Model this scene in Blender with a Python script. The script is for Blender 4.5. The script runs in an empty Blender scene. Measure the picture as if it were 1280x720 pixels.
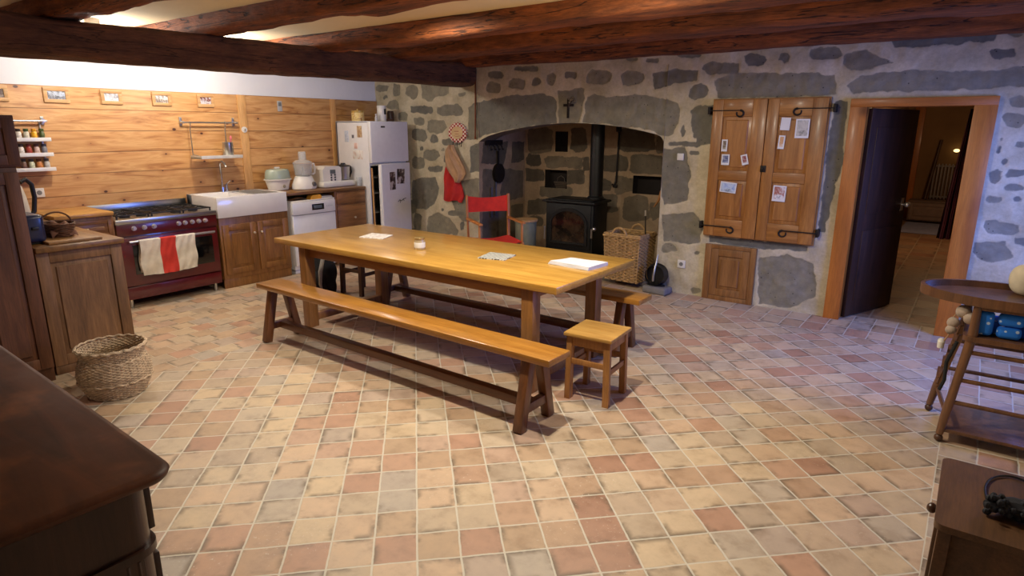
import bpy, bmesh, math, random
import numpy as np
from mathutils import Matrix, Vector
random.seed(7)
PI = math.pi
SC = bpy.context.scene
COL = SC.collection
R90 = math.radians(90)

# ---------------------------------------------------------------- camera
cam_data = bpy.data.cameras.new('camera')
cam = bpy.data.objects.new('camera', cam_data)
COL.objects.link(cam)
YAW, PITCH, ROLL = -0.6344, 0.25, 0.004
fwd = Vector((math.sin(YAW)*math.cos(PITCH), math.cos(YAW)*math.cos(PITCH), -math.sin(PITCH)))
rgt = Vector((math.cos(YAW), -math.sin(YAW), 0.0))
upv = rgt.cross(fwd)
r2 = rgt*math.cos(ROLL) + upv*math.sin(ROLL)
u2 = -rgt*math.sin(ROLL) + upv*math.cos(ROLL)
m = Matrix.Identity(4)
for i in range(3):
    m[i][0], m[i][1], m[i][2] = r2[i], u2[i], -fwd[i]
m.translation = (6.921, -6.1864, 1.6773)
cam.matrix_world = m
cam_data.sensor_width = 36.0
cam_data.lens = 36.0*781.53/1280.0
cam_data.clip_start = 0.02
SC.camera = cam

# ---------------------------------------------------------------- world, lamps, exposure
SC.view_settings.view_transform = 'Standard'
SC.view_settings.look = 'None'
SC.view_settings.gamma = 1.0
SC.view_settings.use_curve_mapping = False
SC.view_settings.exposure = 0.0
wd = bpy.data.worlds.new('world'); SC.world = wd; wd.use_nodes = True
wd.node_tree.nodes['Background'].inputs['Color'].default_value = (0.35, 0.5, 1.0, 1)
wd.node_tree.nodes['Background'].inputs['Strength'].default_value = 0.1

def lamp(kind, name, loc, energy, color, target=None, **kw):
    d = bpy.data.lights.new(name, kind); d.energy = energy; d.color = color
    for k, v in kw.items(): setattr(d, k, v)
    o = bpy.data.objects.new(name, d); COL.objects.link(o); o.location = loc
    if target is not None:
        o.rotation_euler = (Vector(target)-Vector(loc)).to_track_quat('-Z', 'Y').to_euler()
    return o
WARM = (1.0, 0.80, 0.54)
NEUT = (1.0, 0.92, 0.76)
# unseen spots over the dining area, with no fittings built
for (x, y, e, up) in ((5.25, -3.62, 146, 9), (3.3, -3.58, 92, 0), (5.1, -2.8, 0, 7)):
    if e: lamp('SPOT', 'unseen_dining_spot', (x, y, 2.34), e, NEUT, (x, y, 0), spot_size=math.radians(148), spot_blend=0.8, shadow_soft_size=0.03)
    if up: lamp('POINT', 'dining_fill', (x, y, 2.2), up, NEUT, shadow_soft_size=0.12)  # added fill points that lighten the beams and ceiling
lamp('SPOT', 'unseen_dining_spot', (3.5, -2.7, 2.455), 46, NEUT, (3.5, -2.0, 0), spot_size=math.radians(164), spot_blend=0.5, shadow_soft_size=0.03)  # added to brighten the floor beyond the table
lamp('SPOT', 'unseen_dining_spot', (5.2, -2.82, 2.455), 74, NEUT, (5.2, -2.3, 0), spot_size=math.radians(164), spot_blend=0.5, shadow_soft_size=0.03)  # added to brighten the stone wall and the floor at its foot
# kitchen spots close to the panelled wall
for (x, y, e) in ((0.95, -3.82, 36), (0.95, -2.75, 40), (1.1, -1.3, 10)):
    lamp('POINT', 'kitchen_spot', (x, y, 2.37), e, (1.0, 0.95, 0.90), shadow_soft_size=0.05)
# blue light from the right, behind an unseen window placed to suit it
lamp('AREA', 'unseen_blue_light', (7.99, -1.15, 1.4), 58, (0.13, 0.26, 1.0), (7.0, -1.0, 0.9), shape='RECTANGLE', size=1.2, size_y=1.0, spread=math.radians(150))
# lamp of the next room
lamp('POINT', 'next_room_lamp', (6.9, 4.6, 2.0), 34, (1.0, 0.66, 0.36), shadow_soft_size=0.06)

# ---------------------------------------------------------------- node helpers
def lin(c):
    return tuple((x/12.92 if x <= 0.04045 else ((x+0.055)/1.055)**2.4) for x in c)
def rgb(r, g, b):
    return lin((r/255.0, g/255.0, b/255.0))
class NT:
    def __init__(s, name):
        s.m = bpy.data.materials.new(name); s.m.use_nodes = True
        s.t = s.m.node_tree; s.b = s.t.nodes['Principled BSDF']
    def n(s, typ, ins=None, **kw):
        nd = s.t.nodes.new(typ)
        for k, v in kw.items(): setattr(nd, k, v)
        for k, v in (ins or {}).items(): s.set(nd.inputs[k], v)
        return nd
    def set(s, sock, v):
        if isinstance(v, bpy.types.NodeSocket): s.t.links.new(v, sock)
        elif isinstance(v, bpy.types.Node): s.t.links.new(v.outputs[0], sock)
        else:
            if isinstance(v, tuple) and len(v) == 3 and sock.type == 'RGBA': v = v+(1.0,)
            sock.default_value = v
    def p(s, **kw):
        for k, v in kw.items():
            s.set(s.b.inputs[k.replace('_', ' ')], v)
    def math(s, op, a, b=0.0, c=None):
        d = {0: a, 1: b}
        if c is not None: d[2] = c
        return s.n('ShaderNodeMath', d, operation=op).outputs[0]
    def mix(s, f, a, b, mode='MIX'):
        nd = s.n('ShaderNodeMix', data_type='RGBA', blend_type=mode)
        s.set(nd.inputs[0], f); s.set(nd.inputs[6], a); s.set(nd.inputs[7], b)
        return nd.outputs[2]
    def ramp(s, f, stops, interp='LINEAR'):
        nd = s.n('ShaderNodeValToRGB', {0: f}); cr = nd.color_ramp; cr.interpolation = interp
        while len(cr.elements) < len(stops): cr.elements.new(0.5)
        for e, (p, c) in zip(cr.elements, stops):
            e.position = p; e.color = (c+(1.0,)) if len(c) == 3 else c
        return nd.outputs[0]
    def noise(s, vec, scale, detail=3.0, rough=0.55, dist=0.0):
        return s.n('ShaderNodeTexNoise', {'Vector': vec, 'Scale': scale, 'Detail': detail, 'Roughness': rough, 'Distortion': dist}).outputs[0]
    def bump(s, h, strength, dist=0.01):
        nd = s.n('ShaderNodeBump', {'Height': h, 'Strength': strength, 'Distance': dist})
        s.set(s.b.inputs['Normal'], nd.outputs[0])
    def ss(s, v, a, b, lo=0.0, hi=1.0):
        nd = s.n('ShaderNodeMapRange', {0: v, 1: a, 2: b, 3: lo, 4: hi}, interpolation_type='SMOOTHSTEP')
        return nd.outputs[0]

def plain(name, c, rough=0.5, metal=0.0, coat=0.0, var=0.12, vs=14.0, bump=0.0, bs=120.0, **kw):
    t = NT(name)
    tc = t.n('ShaderNodeTexCoord').outputs['Object']
    nz = t.noise(tc, vs, 4.0)
    lo = tuple(x*(1-var) for x in c); hi = tuple(min(1, x*(1+var)) for x in c)
    t.p(Base_Color=t.ramp(nz, [(0.3, lo), (0.7, hi)]), Roughness=rough, Metallic=metal)
    if coat: t.p(Coat_Weight=coat, Coat_Roughness=0.12)
    if bump: t.bump(t.noise(tc, bs, 3.0), bump, 0.004)
    if kw: t.p(**kw)
    return t.m

def wood(name, dark, light, axis='X', rough=0.45, coat=0.0, stretch=9.0, scale=2.2, fine=0.35, knots=0.0, bump=0.15, contrast=(0.32, 0.68), crack=0.0):
    t = NT(name)
    tc = t.n('ShaderNodeTexCoord').outputs['Object']
    rnd = t.n('ShaderNodeObjectInfo').outputs['Random']
    off = t.n('ShaderNodeVectorMath', {0: tc, 1: t.n('ShaderNodeCombineXYZ', {0: t.math('MULTIPLY', rnd, 7.0), 1: t.math('MULTIPLY', rnd, 3.0), 2: rnd})}, operation='ADD').outputs[0]
    sc = {'X': (1, stretch, stretch), 'Y': (stretch, 1, stretch), 'Z': (stretch, stretch, 1)}[axis]
    mp = t.n('ShaderNodeMapping', {'Vector': off, 'Scale': sc}).outputs[0]
    n1 = t.noise(mp, scale, 6.0, 0.6, 0.8)
    sc2 = {'X': (1, 14, 14), 'Y': (14, 1, 14), 'Z': (14, 14, 1)}[axis]
    mp2 = t.n('ShaderNodeMapping', {'Vector': off, 'Scale': sc2}).outputs[0]
    n2 = t.noise(mp2, 9.0, 3.0, 0.7)
    base = t.ramp(n1, [(contrast[0], dark), (contrast[1], light)])
    c = t.mix(fine, base, t.ramp(n2, [(0.3, (0.35, 0.35, 0.35)), (0.65, (1.1, 1.1, 1.1))]), 'MULTIPLY')
    n3 = t.noise(off, 2.2, 2.0)
    c = t.mix(0.3, c, t.ramp(n3, [(0.3, (0.6, 0.6, 0.6)), (0.7, (1.2, 1.2, 1.2))]), 'MULTIPLY')
    if knots:
        v = t.n('ShaderNodeTexVoronoi', {'Vector': off, 'Scale': knots}).outputs['Distance']
        kd = t.ss(v, 0.03, 0.13, 1.0, 0.0)
        c = t.mix(t.math('MULTIPLY', kd, 0.75), c, tuple(x*0.25 for x in dark))
    hgt = n2
    if crack:
        cn = t.noise(t.n('ShaderNodeMapping', {'Vector': off, 'Scale': {'X': (.5, 7, 7), 'Y': (7, .5, 7), 'Z': (7, 7, .5)}[axis]}).outputs[0], 1.6, 4.0, 0.55, 0.4)
        ck_ = t.ss(t.math('ABSOLUTE', t.math('SUBTRACT', cn, 0.47)), 0.004, 0.014, 1.0, 0.0)
        c = t.mix(t.math('MULTIPLY', ck_, crack), c, tuple(x*0.2 for x in dark))
        ad = t.noise(t.n('ShaderNodeMapping', {'Vector': off, 'Scale': {'X': (5, 12, 12), 'Y': (12, 5, 12), 'Z': (12, 12, 5)}[axis]}).outputs[0], 1.3, 5.0, 0.65)
        c = t.mix(0.75, c, t.ramp(ad, [(0.3, (0.55, 0.5, 0.46)), (0.5, (0.95, 0.95, 0.95)), (0.7, (1.35, 1.3, 1.2))]), 'MULTIPLY')
        hgt = t.math('SUBTRACT', t.math('ADD', n2, t.math('MULTIPLY', ad, 3.0)), t.math('MULTIPLY', ck_, 3.0))
    t.p(Base_Color=c, Roughness=rough)
    if coat: t.p(Coat_Weight=coat, Coat_Roughness=0.18)
    if bump: t.bump(hgt, bump, 0.003 if not crack else 0.008)
    return t.m

# ---------------------------------------------------------------- mesh builder
class MB:
    def __init__(s): s.v = []; s.f = []; s.mi = []; s.T = None
    def add(s, vs, fs, mi=0):
        k = len(s.v)
        if s.T is not None: vs = [tuple(s.T @ Vector(p)) for p in vs]
        s.v.extend(tuple(p) for p in vs); s.f.extend([tuple(i+k for i in f) for f in fs]); s.mi.extend([mi]*len(fs))
        return s
    def addbm(s, bm, mi=0):
        bm.verts.index_update()
        s.add([tuple(p.co) for p in bm.verts], [tuple(q.index for q in f.verts) for f in bm.faces], mi); bm.free(); return s
    def box(s, x0, x1, y0, y1, z0, z1, bev=0.003, mi=0, seg=2, M=None):
        bm = bmesh.new(); bmesh.ops.create_cube(bm, size=1.0)
        for v in bm.verts:
            v.co = Vector(((x0+x1)/2+v.co.x*(x1-x0), (y0+y1)/2+v.co.y*(y1-y0), (z0+z1)/2+v.co.z*(z1-z0)))
        if bev > 0:
            b = min(bev, 0.45*min(abs(x1-x0), abs(y1-y0), abs(z1-z0)))
            bmesh.ops.bevel(bm, geom=bm.edges[:], offset=b, segments=seg, profile=0.5, affect='EDGES')
        if M is not None: bm.transform(M)
        return s.addbm(bm, mi)
    def bar(s, p, q, w, h, bev=0.003, mi=0, up=(0, 0, 1), taper=1.0):
        p = Vector(p); q = Vector(q); d = q-p; L = d.length; d.normalize()
        u = Vector(up)
        if abs(d.dot(u)) > 0.95: u = Vector((0, 1, 0))
        x = u.cross(d).normalized(); y = d.cross(x)
        bm = bmesh.new(); bmesh.ops.create_cube(bm, size=1.0)
        for v in bm.verts:
            k = taper if v.co.z > 0 else 1.0
            v.co = p + x*(v.co.x*w*k) + y*(v.co.y*h*k) + d*((v.co.z+0.5)*L)
        if bev > 0: bmesh.ops.bevel(bm, geom=bm.edges[:], offset=min(bev, 0.4*min(w, h)), segments=2, profile=0.5, affect='EDGES')
        return s.addbm(bm, mi)
    def tube(s, pts, r, seg=10, mi=0, closed=False, cap=True):
        P = [Vector(p) for p in pts]; n = len(P)
        rr = r if isinstance(r, (list, tuple)) else [r]*n
        vs = []; fs = []; prev = None
        for i in range(n):
            if closed: d = P[(i+1) % n]-P[i-1]
            else: d = P[min(i+1, n-1)]-P[max(i-1, 0)]
            if d.length < 1e-9: d = Vector((0, 0, 1))
            d.normalize()
            if prev is None:
                a = Vector((0, 0, 1)) if abs(d.z) < 0.9 else Vector((1, 0, 0))
            else: a = prev
            x = (a - d*a.dot(d))
            if x.length < 1e-6: x = d.orthogonal()
            x.normalize(); y = d.cross(x); prev = x
            for k in range(seg):
                t = 2*PI*k/seg; vs.append(P[i]+(x*math.cos(t)+y*math.sin(t))*rr[i])
        m = n if closed else n-1
        for i in range(m):
            a = i*seg; b = ((i+1) % n)*seg
            for k in range(seg): fs.append((a+k, a+(k+1) % seg, b+(k+1) % seg, b+k))
        if cap and not closed:
            fs.append(tuple(range(seg))[::-1]); fs.append(tuple((n-1)*seg+k for k in range(seg)))
        return s.add(vs, fs, mi)
    def cyl(s, p, q, r0, r1=None, seg=20, mi=0):
        return s.tube([p, q], [r0, r0 if r1 is None else r1], seg, mi)
    def lathe(s, prof, c=(0, 0, 0), seg=28, mi=0, sx=1.0, sy=1.0, close=False):
        vs = []; fs = []; n = len(prof)
        for r, z in prof:
            for k in range(seg):
                t = 2*PI*k/seg; vs.append((c[0]+r*math.cos(t)*sx, c[1]+r*math.sin(t)*sy, c[2]+z))
        for i in range(n-1):
            for k in range(seg):
                fs.append((i*seg+k, i*seg+(k+1) % seg, (i+1)*seg+(k+1) % seg, (i+1)*seg+k))
        if prof[0][0] > 1e-4: fs.append(tuple(range(seg))[::-1])
        if prof[-1][0] > 1e-4: fs.append(tuple((n-1)*seg+k for k in range(seg)))
        return s.add(vs, fs, mi)
    def prism(s, poly, axis, a0, a1, mi=0):
        def pt(u, v, a): return {'x': (a, u, v), 'y': (u, a, v), 'z': (u, v, a)}[axis]
        n = len(poly); vs = [pt(u, v, a0) for u, v in poly]+[pt(u, v, a1) for u, v in poly]
        fs = [tuple(range(n)), tuple(range(2*n-1, n-1, -1))]
        for i in range(n): j = (i+1) % n; fs.append((i, i+n, j+n, j))
        return s.add(vs, fs, mi)
    def ball(s, c, rx, ry=None, rz=None, seg=14, rings=9, mi=0):
        ry = ry or rx; rz = rz or rx
        bm = bmesh.new(); bmesh.ops.create_uvsphere(bm, u_segments=seg, v_segments=rings, radius=1.0)
        for v in bm.verts: v.co = Vector((c[0]+v.co.x*rx, c[1]+v.co.y*ry, c[2]+v.co.z*rz))
        return s.addbm(bm, mi)
    def grid(s, fn, nu, nv, mi=0):
        vs = [fn(i/nu, j/nv) for j in range(nv+1) for i in range(nu+1)]
        fs = [(j*(nu+1)+i, j*(nu+1)+i+1, (j+1)*(nu+1)+i+1, (j+1)*(nu+1)+i) for j in range(nv) for i in range(nu)]
        return s.add(vs, fs, mi)

def finish(name, mb, mats, smooth=0.6):
    me = bpy.data.meshes.new(name); me.from_pydata(mb.v, [], mb.f)
    if not isinstance(mats, (list, tuple)): mats = [mats]
    for x in mats: me.materials.append(x)
    if len(mats) > 1: me.polygons.foreach_set('material_index', mb.mi)
    bm = bmesh.new(); bm.from_mesh(me); bmesh.ops.recalc_face_normals(bm, faces=bm.faces); bm.to_mesh(me); bm.free()
    me.polygons.foreach_set('use_smooth', [True]*len(me.polygons))
    me.set_sharp_from_angle(angle=smooth)
    me.update()
    return me
def tag(o, label, cat, group=None):
    o['label'] = label; o['category'] = cat
    if group: o['group'] = group
    return o
def thing(name, label, cat, loc=(0, 0, 0), rz=0.0, group=None):
    o = bpy.data.objects.new(name, None); COL.objects.link(o)
    o.location = loc; o.rotation_euler = (0, 0, rz); o.empty_display_size = 0.05
    return tag(o, label, cat, group)
def part(parent, name, mb, mats, label=None, smooth=0.6):
    o = bpy.data.objects.new(name, finish(name, mb, mats, smooth)); COL.objects.link(o); o.parent = parent
    if label: o['label'] = label
    return o
def solo(name, mb, mats, label, cat, loc=(0, 0, 0), rz=0.0, group=None, smooth=0.6):
    o = bpy.data.objects.new(name, finish(name, mb, mats, smooth)); COL.objects.link(o)
    o.location = loc; o.rotation_euler = (0, 0, rz)
    return tag(o, label, cat, group)
def struct(name, mb, mats, smooth=0.6):
    o = bpy.data.objects.new(name, finish(name, mb, mats, smooth)); COL.objects.link(o); o['kind'] = 'structure'
    return o
def copy_tree(o, parent=None):
    c = o.copy(); COL.objects.link(c)
    if parent is not None: c.parent = parent
    for ch in list(o.children): copy_tree(ch, c)
    return c

# numpy value noise for hewn and rough surfaces
def _h(ix, iy, iz, seed):
    v = (ix*374761393 + iy*668265263 + iz*2147483647 + seed*974634777) & 0xffffffff
    v = ((v ^ (v >> 13))*1274126177) & 0xffffffff
    return ((v ^ (v >> 16)) & 0xffff)/65535.0
def vnoise(x, y, z=None, seed=0):
    x = np.asarray(x, float); y = np.asarray(y, float); z = np.zeros_like(x) if z is None else np.asarray(z, float)
    ix = np.floor(x).astype(np.int64); iy = np.floor(y).astype(np.int64); iz = np.floor(z).astype(np.int64)
    fx = x-ix; fy = y-iy; fz = z-iz
    fx = fx*fx*(3-2*fx); fy = fy*fy*(3-2*fy); fz = fz*fz*(3-2*fz)
    r = 0
    for a in (0, 1):
        for b in (0, 1):
            for c in (0, 1):
                w = (fx if a else 1-fx)*(fy if b else 1-fy)*(fz if c else 1-fz)
                r = r + w*_h(ix+a, iy+b, iz+c, seed)
    return r*2-1
# ================================================================ materials
OAK_T = wood('oak_table', rgb(170, 122, 48), rgb(202, 154, 72), 'X', 0.30, 0.35, 10, 1.6, 0.25)
OAK_L = wood('oak_legs', rgb(128, 84, 42), rgb(160, 110, 58), 'Z', 0.38, 0.2, 10, 2.0, 0.3)
BENCH_T = wood('bench_oak', rgb(148, 96, 34), rgb(184, 128, 54), 'X', 0.28, 0.4, 10, 1.8, 0.3)
BENCH_L = wood('bench_legs', rgb(92, 54, 28), rgb(126, 78, 42), 'Z', 0.4, 0.2, 10, 2.0, 0.3)
BENCH_R = wood('bench_rails', rgb(92, 52, 24), rgb(122, 74, 38), 'X', 0.4, 0.2, 10, 2.0, 0.3)
STOOL_T = wood('stool_top', rgb(176, 128, 58), rgb(206, 160, 86), 'X', 0.45, 0.1, 8, 2.5, 0.35)
STOOL_L = wood('stool_legs', rgb(150, 100, 52), rgb(182, 128, 72), 'Z', 0.5, 0.0, 8, 2.5, 0.35)
CAB = wood('cabinet_oak', rgb(124, 80, 38), rgb(160, 110, 58), 'Z', 0.45, 0.15, 9, 2.4, 0.4)
CAB_H = wood('cabinet_oak_across', rgb(124, 80, 38), rgb(160, 110, 58), 'X', 0.45, 0.15, 9, 2.4, 0.4)
CAB_D = wood('greyed_oak', rgb(104, 72, 44), rgb(142, 102, 66), 'Z', 0.55, 0.0, 9, 1.6, 0.5)
WTOP = wood('light_worktop', rgb(180, 128, 62), rgb(214, 164, 92), 'X', 0.35, 0.2, 8, 2.0, 0.3)
WTOP_D = wood('brown_worktop', rgb(104, 70, 36), rgb(140, 98, 52), 'X', 0.4, 0.1, 8, 2.0, 0.3)
BEAM = wood('old_beam', rgb(74, 36, 15), rgb(166, 92, 42), 'X', 0.8, 0.0, 7, 1.5, 0.55, 1.6, 0.7, (0.28, 0.72), 0.85)
BEAM_Y = wood('old_main_beam', rgb(72, 42, 24), rgb(122, 78, 48), 'Y', 0.8, 0.0, 7, 1.5, 0.5, 1.2, 0.7, (0.28, 0.72), 0.7)
SHUT = wood('shutter_wood', rgb(148, 92, 40), rgb(190, 130, 64), 'Z', 0.42, 0.15, 8, 1.8, 0.35, 1.6)
SHUT_H = wood('shutter_wood_across', rgb(148, 92, 40), rgb(190, 130, 64), 'X', 0.42, 0.15, 8, 1.8, 0.35)
FRAMEW = wood('door_frame_wood', rgb(164, 90, 28), rgb(198, 120, 44), 'Z', 0.45, 0.1, 7, 1.2, 0.3, 1.5)
FRAMEW_H = wood('door_frame_wood_across', rgb(164, 90, 28), rgb(198, 120, 44), 'X', 0.45, 0.1, 7, 1.2, 0.3, 1.5)
LEAFW = wood('dark_door_wood', rgb(52, 30, 18), rgb(80, 48, 30), 'Z', 0.55, 0.0, 9, 1.6, 0.4)
DARKW = wood('dark_sideboard', rgb(46, 24, 13), rgb(92, 52, 28), 'X', 0.36, 0.25, 5, 1.6, 0.35)
DARKW_Z = wood('dark_sideboard_upright', rgb(40, 20, 12), rgb(62, 34, 20), 'Z', 0.38, 0.2, 8, 1.6, 0.35)
CUPB = wood('cupboard_wood', rgb(84, 50, 32), rgb(118, 74, 48), 'Z', 0.55, 0.0, 9, 1.6, 0.45)
SIDEW = wood('worn_table_wood', rgb(74, 50, 32), rgb(110, 76, 48), 'Y', 0.5, 0.0, 7, 1.6, 0.4)
HCW = wood('high_chair_wood', rgb(86, 56, 36), rgb(124, 84, 54), 'Z', 0.4, 0.15, 7, 2.0, 0.35)
CHW = wood('folding_chair_wood', rgb(176, 104, 44), rgb(206, 134, 66), 'Z', 0.45, 0.0, 7, 3.0, 0.3)
PALEW = wood('pale_wood', rgb(196, 148, 92), rgb(222, 178, 122), 'X', 0.5, 0.0, 7, 3.0, 0.3)
BROWN_DK = wood('dark_chair_wood', rgb(62, 36, 20), rgb(90, 56, 32), 'Z', 0.5, 0.0, 7, 3.0, 0.3)
IRON = plain('wrought_iron', rgb(42, 36, 32), 0.55, 0.6, bump=0.4, bs=160)
STOVE = plain('cast_iron', rgb(34, 34, 33), 0.5, 0.5, bump=0.15, bs=260)
STEEL = plain('stainless_steel', rgb(190, 190, 188), 0.28, 1.0, var=0.05)
CHROME = plain('chrome', rgb(215, 215, 218), 0.12, 1.0, var=0.02)
WHITE = plain('white_enamel', rgb(224, 222, 222), 0.25, coat=0.3, var=0.03)
WHITE2 = plain('white_plastic', rgb(222, 216, 206), 0.4, var=0.04)
CERAM = plain('white_ceramic', rgb(232, 228, 226), 0.15, coat=0.5, var=0.02)
BLACK = plain('black_plastic', rgb(22, 22, 23), 0.4, var=0.2)
BLACKG = plain('black_glass', rgb(12, 11, 12), 0.08, coat=0.5, var=0.2)
BURG = plain('burgundy_enamel', rgb(88, 16, 22), 0.25, coat=0.5, var=0.06)
SATIN = plain('satin_nickel', rgb(215, 205, 190), 0.3, 0.8, var=0.03)
NAVY = plain('navy_enamel', rgb(20, 30, 66), 0.3, coat=0.3)
WICK = plain('willow', rgb(168, 132, 84), 0.7, var=0.3, vs=30)
WICK_G = plain('grey_willow', rgb(182, 158, 130), 0.75, var=0.35, vs=30)
WICK_D = plain('brown_willow', rgb(92, 58, 36), 0.7, var=0.35, vs=30)
RED = plain('red_canvas', rgb(214, 48, 36), 0.85, bump=0.3, bs=300)
REDC = plain('red_cloth', rgb(186, 40, 38), 0.9, bump=0.2, bs=200)
BEIGE = plain('beige_cloth', rgb(176, 138, 104), 0.9, bump=0.2, bs=200)
CREAM = plain('cream_cloth', rgb(222, 208, 180), 0.9, bump=0.2, bs=120)
TOWELW = plain('white_towel', rgb(222, 212, 198), 0.9, bump=0.3, bs=180)
TOWELR = plain('red_towel_band', rgb(206, 58, 48), 0.9, bump=0.3, bs=180)
PAPER = plain('white_paper', rgb(228, 226, 222), 0.7, var=0.03)
BLUEP = plain('dark_red_curtain_cloth', rgb(84, 22, 20), 0.95)
GREYC = plain('grey_cloth', rgb(120, 112, 108), 0.9)
BLACKC = plain('black_cloth', rgb(24, 23, 26), 0.9, var=0.3)
COPPER = plain('copper_pipe_metal', rgb(120, 66, 36), 0.4, 0.8)
CLEAR = NT('clear_plastic'); CLEAR.p(Base_Color=(0.9, 0.92, 0.92), Roughness=0.08, Transmission_Weight=0.75, IOR=1.2); CLEAR = CLEAR.m
GREENP = NT('frosted_green_plastic'); GREENP.p(Base_Color=rgb(178, 190, 172), Roughness=0.25, Transmission_Weight=0.25); GREENP = GREENP.m
def glow(name, c, s):
    t = NT(name); t.p(Base_Color=c, Emission_Color=c, Emission_Strength=s); return t.m
LENS = glow('lamp_lens', (1.0, 0.9, 0.75), 14.0)

# ---- white plaster
def plaster(name, c, var=0.06):
    t = NT(name); tc = t.n('ShaderNodeTexCoord').outputs['Object']
    n = t.noise(tc, 2.0, 5.0); t.p(Base_Color=t.ramp(n, [(0.3, tuple(x*(1-var) for x in c)), (0.7, c)]), Roughness=0.9)
    t.bump(t.noise(tc, 18.0, 5.0), 0.25, 0.01); return t.m
PLAST = plaster('white_plaster', rgb(226, 226, 228))
CEILM = plaster('cream_ceiling', rgb(226, 210, 170))
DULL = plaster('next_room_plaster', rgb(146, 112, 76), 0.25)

# ---- terracotta floor: diagonal field, straight borders along the two walls and beyond the door line
t = NT('terracotta_tiles')
pos = t.n('ShaderNodeNewGeometry').outputs['Position']
sx = t.n('ShaderNodeSeparateXYZ', {0: pos}); X, Y = sx.outputs[0], sx.outputs[1]
wob = t.noise(pos, 6.0, 3.0)
wv = t.math('MULTIPLY', t.math('SUBTRACT', wob, 0.5), 0.012)
PI_T = 0.1765
s_ = t.math('ADD', t.math('MULTIPLY', t.math('ADD', X, Y), 0.70711), wv)
q_ = t.math('ADD', t.math('MULTIPLY', t.math('SUBTRACT', Y, X), 0.70711), wv)
du = t.math('DIVIDE', t.math('SUBTRACT', s_, 0.473), PI_T)
dv = t.math('DIVIDE', t.math('SUBTRACT', q_, -6.91), 0.1745)
bu = t.math('DIVIDE', t.math('ADD', t.math('SUBTRACT', X, 5.51), wv), 0.1715)
bv = t.math('DIVIDE', t.math('ADD', Y, wv), 0.25)
ku = t.math('DIVIDE', t.math('ADD', t.math('SUBTRACT', X, 2.48), wv), 0.172)
kv0 = t.math('DIVIDE', t.math('ADD', Y, wv), 0.172)
kv = t.math('ADD', kv0, t.math('MULTIPLY', t.math('FLOOR', ku), 0.5))
ru = t.math('DIVIDE', t.math('ADD', t.math('SUBTRACT', X, 6.965), wv), 0.172)
rv = kv0
inK = t.math('LESS_THAN', X, 2.482)
inR = t.math('GREATER_THAN', X, 6.965)
inB = t.math('GREATER_THAN', Y, -0.5)
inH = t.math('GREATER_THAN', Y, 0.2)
def sel(f, a, b): return t.n('ShaderNodeMix', {0: f, 2: a, 3: b}, data_type='FLOAT').outputs[0]
u = sel(inB, sel(inR, sel(inK, du, ku), ru), bu); v = sel(inB, sel(inR, sel(inK, dv, kv), rv), bv)
u = sel(inH, u, t.math('DIVIDE', X, 0.3)); v = sel(inH, v, t.math('DIVIDE', Y, 0.3))
fu = t.math('FRACT', t.math('ADD', u, 100.0)); fv = t.math('FRACT', t.math('ADD', v, 100.0))
eu = t.math('MINIMUM', fu, t.math('SUBTRACT', 1.0, fu)); ev = t.math('MINIMUM', fv, t.math('SUBTRACT', 1.0, fv))
ee = t.math('MINIMUM', eu, ev)
fine = t.noise(pos, 45.0, 4.0, 0.65)
edge = t.math('ADD', ee, t.math('MULTIPLY', t.math('SUBTRACT', fine, 0.5), 0.022))
joint = t.ss(edge, 0.015, 0.034, 1.0, 0.0)
# the grout film is thinner towards the kitchen
cell = t.n('ShaderNodeCombineXYZ', {0: t.math('FLOOR', u), 1: t.math('FLOOR', v), 2: t.math('ADD', t.math('MULTIPLY', inK, 3.0), t.math('MULTIPLY', inB, 7.0))})
wn = t.n('ShaderNodeTexWhiteNoise', {'Vector': cell}, noise_dimensions='3D')
r1 = wn.outputs['Value']; r3 = wn.outputs['Color']
tile = t.ramp(r1, [(0.0, rgb(168, 118, 84)), (0.1, rgb(190, 140, 104)), (0.25, rgb(182, 146, 106)), (0.4, rgb(206, 168, 128)), (0.55, rgb(180, 154, 124)), (0.7, rgb(208, 176, 132)), (0.85, rgb(178, 160, 140)), (1.0, rgb(196, 150, 114))])
ofs = t.n('ShaderNodeVectorMath', {0: pos, 1: t.n('ShaderNodeVectorMath', {0: r3, 1: (9.0, 9.0, 9.0)}, operation='MULTIPLY')}, operation='ADD').outputs[0]
cl = t.noise(ofs, 9.0, 6.0, 0.68, 0.1)
tile = t.mix(0.8, tile, t.ramp(cl, [(0.28, (0.70, 0.64, 0.58)), (0.5, (0.98, 0.98, 0.98)), (0.72, (1.14, 1.13, 1.11))]), 'MULTIPLY')
dk = t.math('MULTIPLY', t.ss(t.noise(ofs, 5.0, 4.0, 0.6), 0.48, 0.62), t.ss(ee, 0.01, 0.22, 1.0, 0.0))
tile = t.mix(t.math('MULTIPLY', dk, 0.8), tile, rgb(100, 80, 54))
scuff = t.math('MULTIPLY', t.ss(t.noise(pos, 60.0, 3.0, 0.7), 0.60, 0.72), t.ss(t.noise(pos, 2.0, 2.0), 0.5, 0.68))
tile = t.mix(t.math('MULTIPLY', scuff, 0.7), tile, rgb(226, 212, 186))
col = t.mix(t.math('MULTIPLY', joint, sel(inK, 0.85, 0.35)), tile, rgb(212, 200, 176))
col = t.mix(1.0, col, (0.90, 0.91, 0.93), 'MULTIPLY')
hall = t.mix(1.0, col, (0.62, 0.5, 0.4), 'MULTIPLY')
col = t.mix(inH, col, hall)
col = t.n('ShaderNodeHueSaturation', {'Saturation': 0.86, 'Color': col}).outputs[0]
t.p(Base_Color=col, Roughness=t.ramp(cl, [(0.3, (0.42, 0.42, 0.42)), (0.7, (0.6, 0.6, 0.6))]))
t.bump(t.math('SUBTRACT', t.math('MULTIPLY', cl, 0.35), joint), 0.35, 0.004)
FLOOR = t.m

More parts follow.
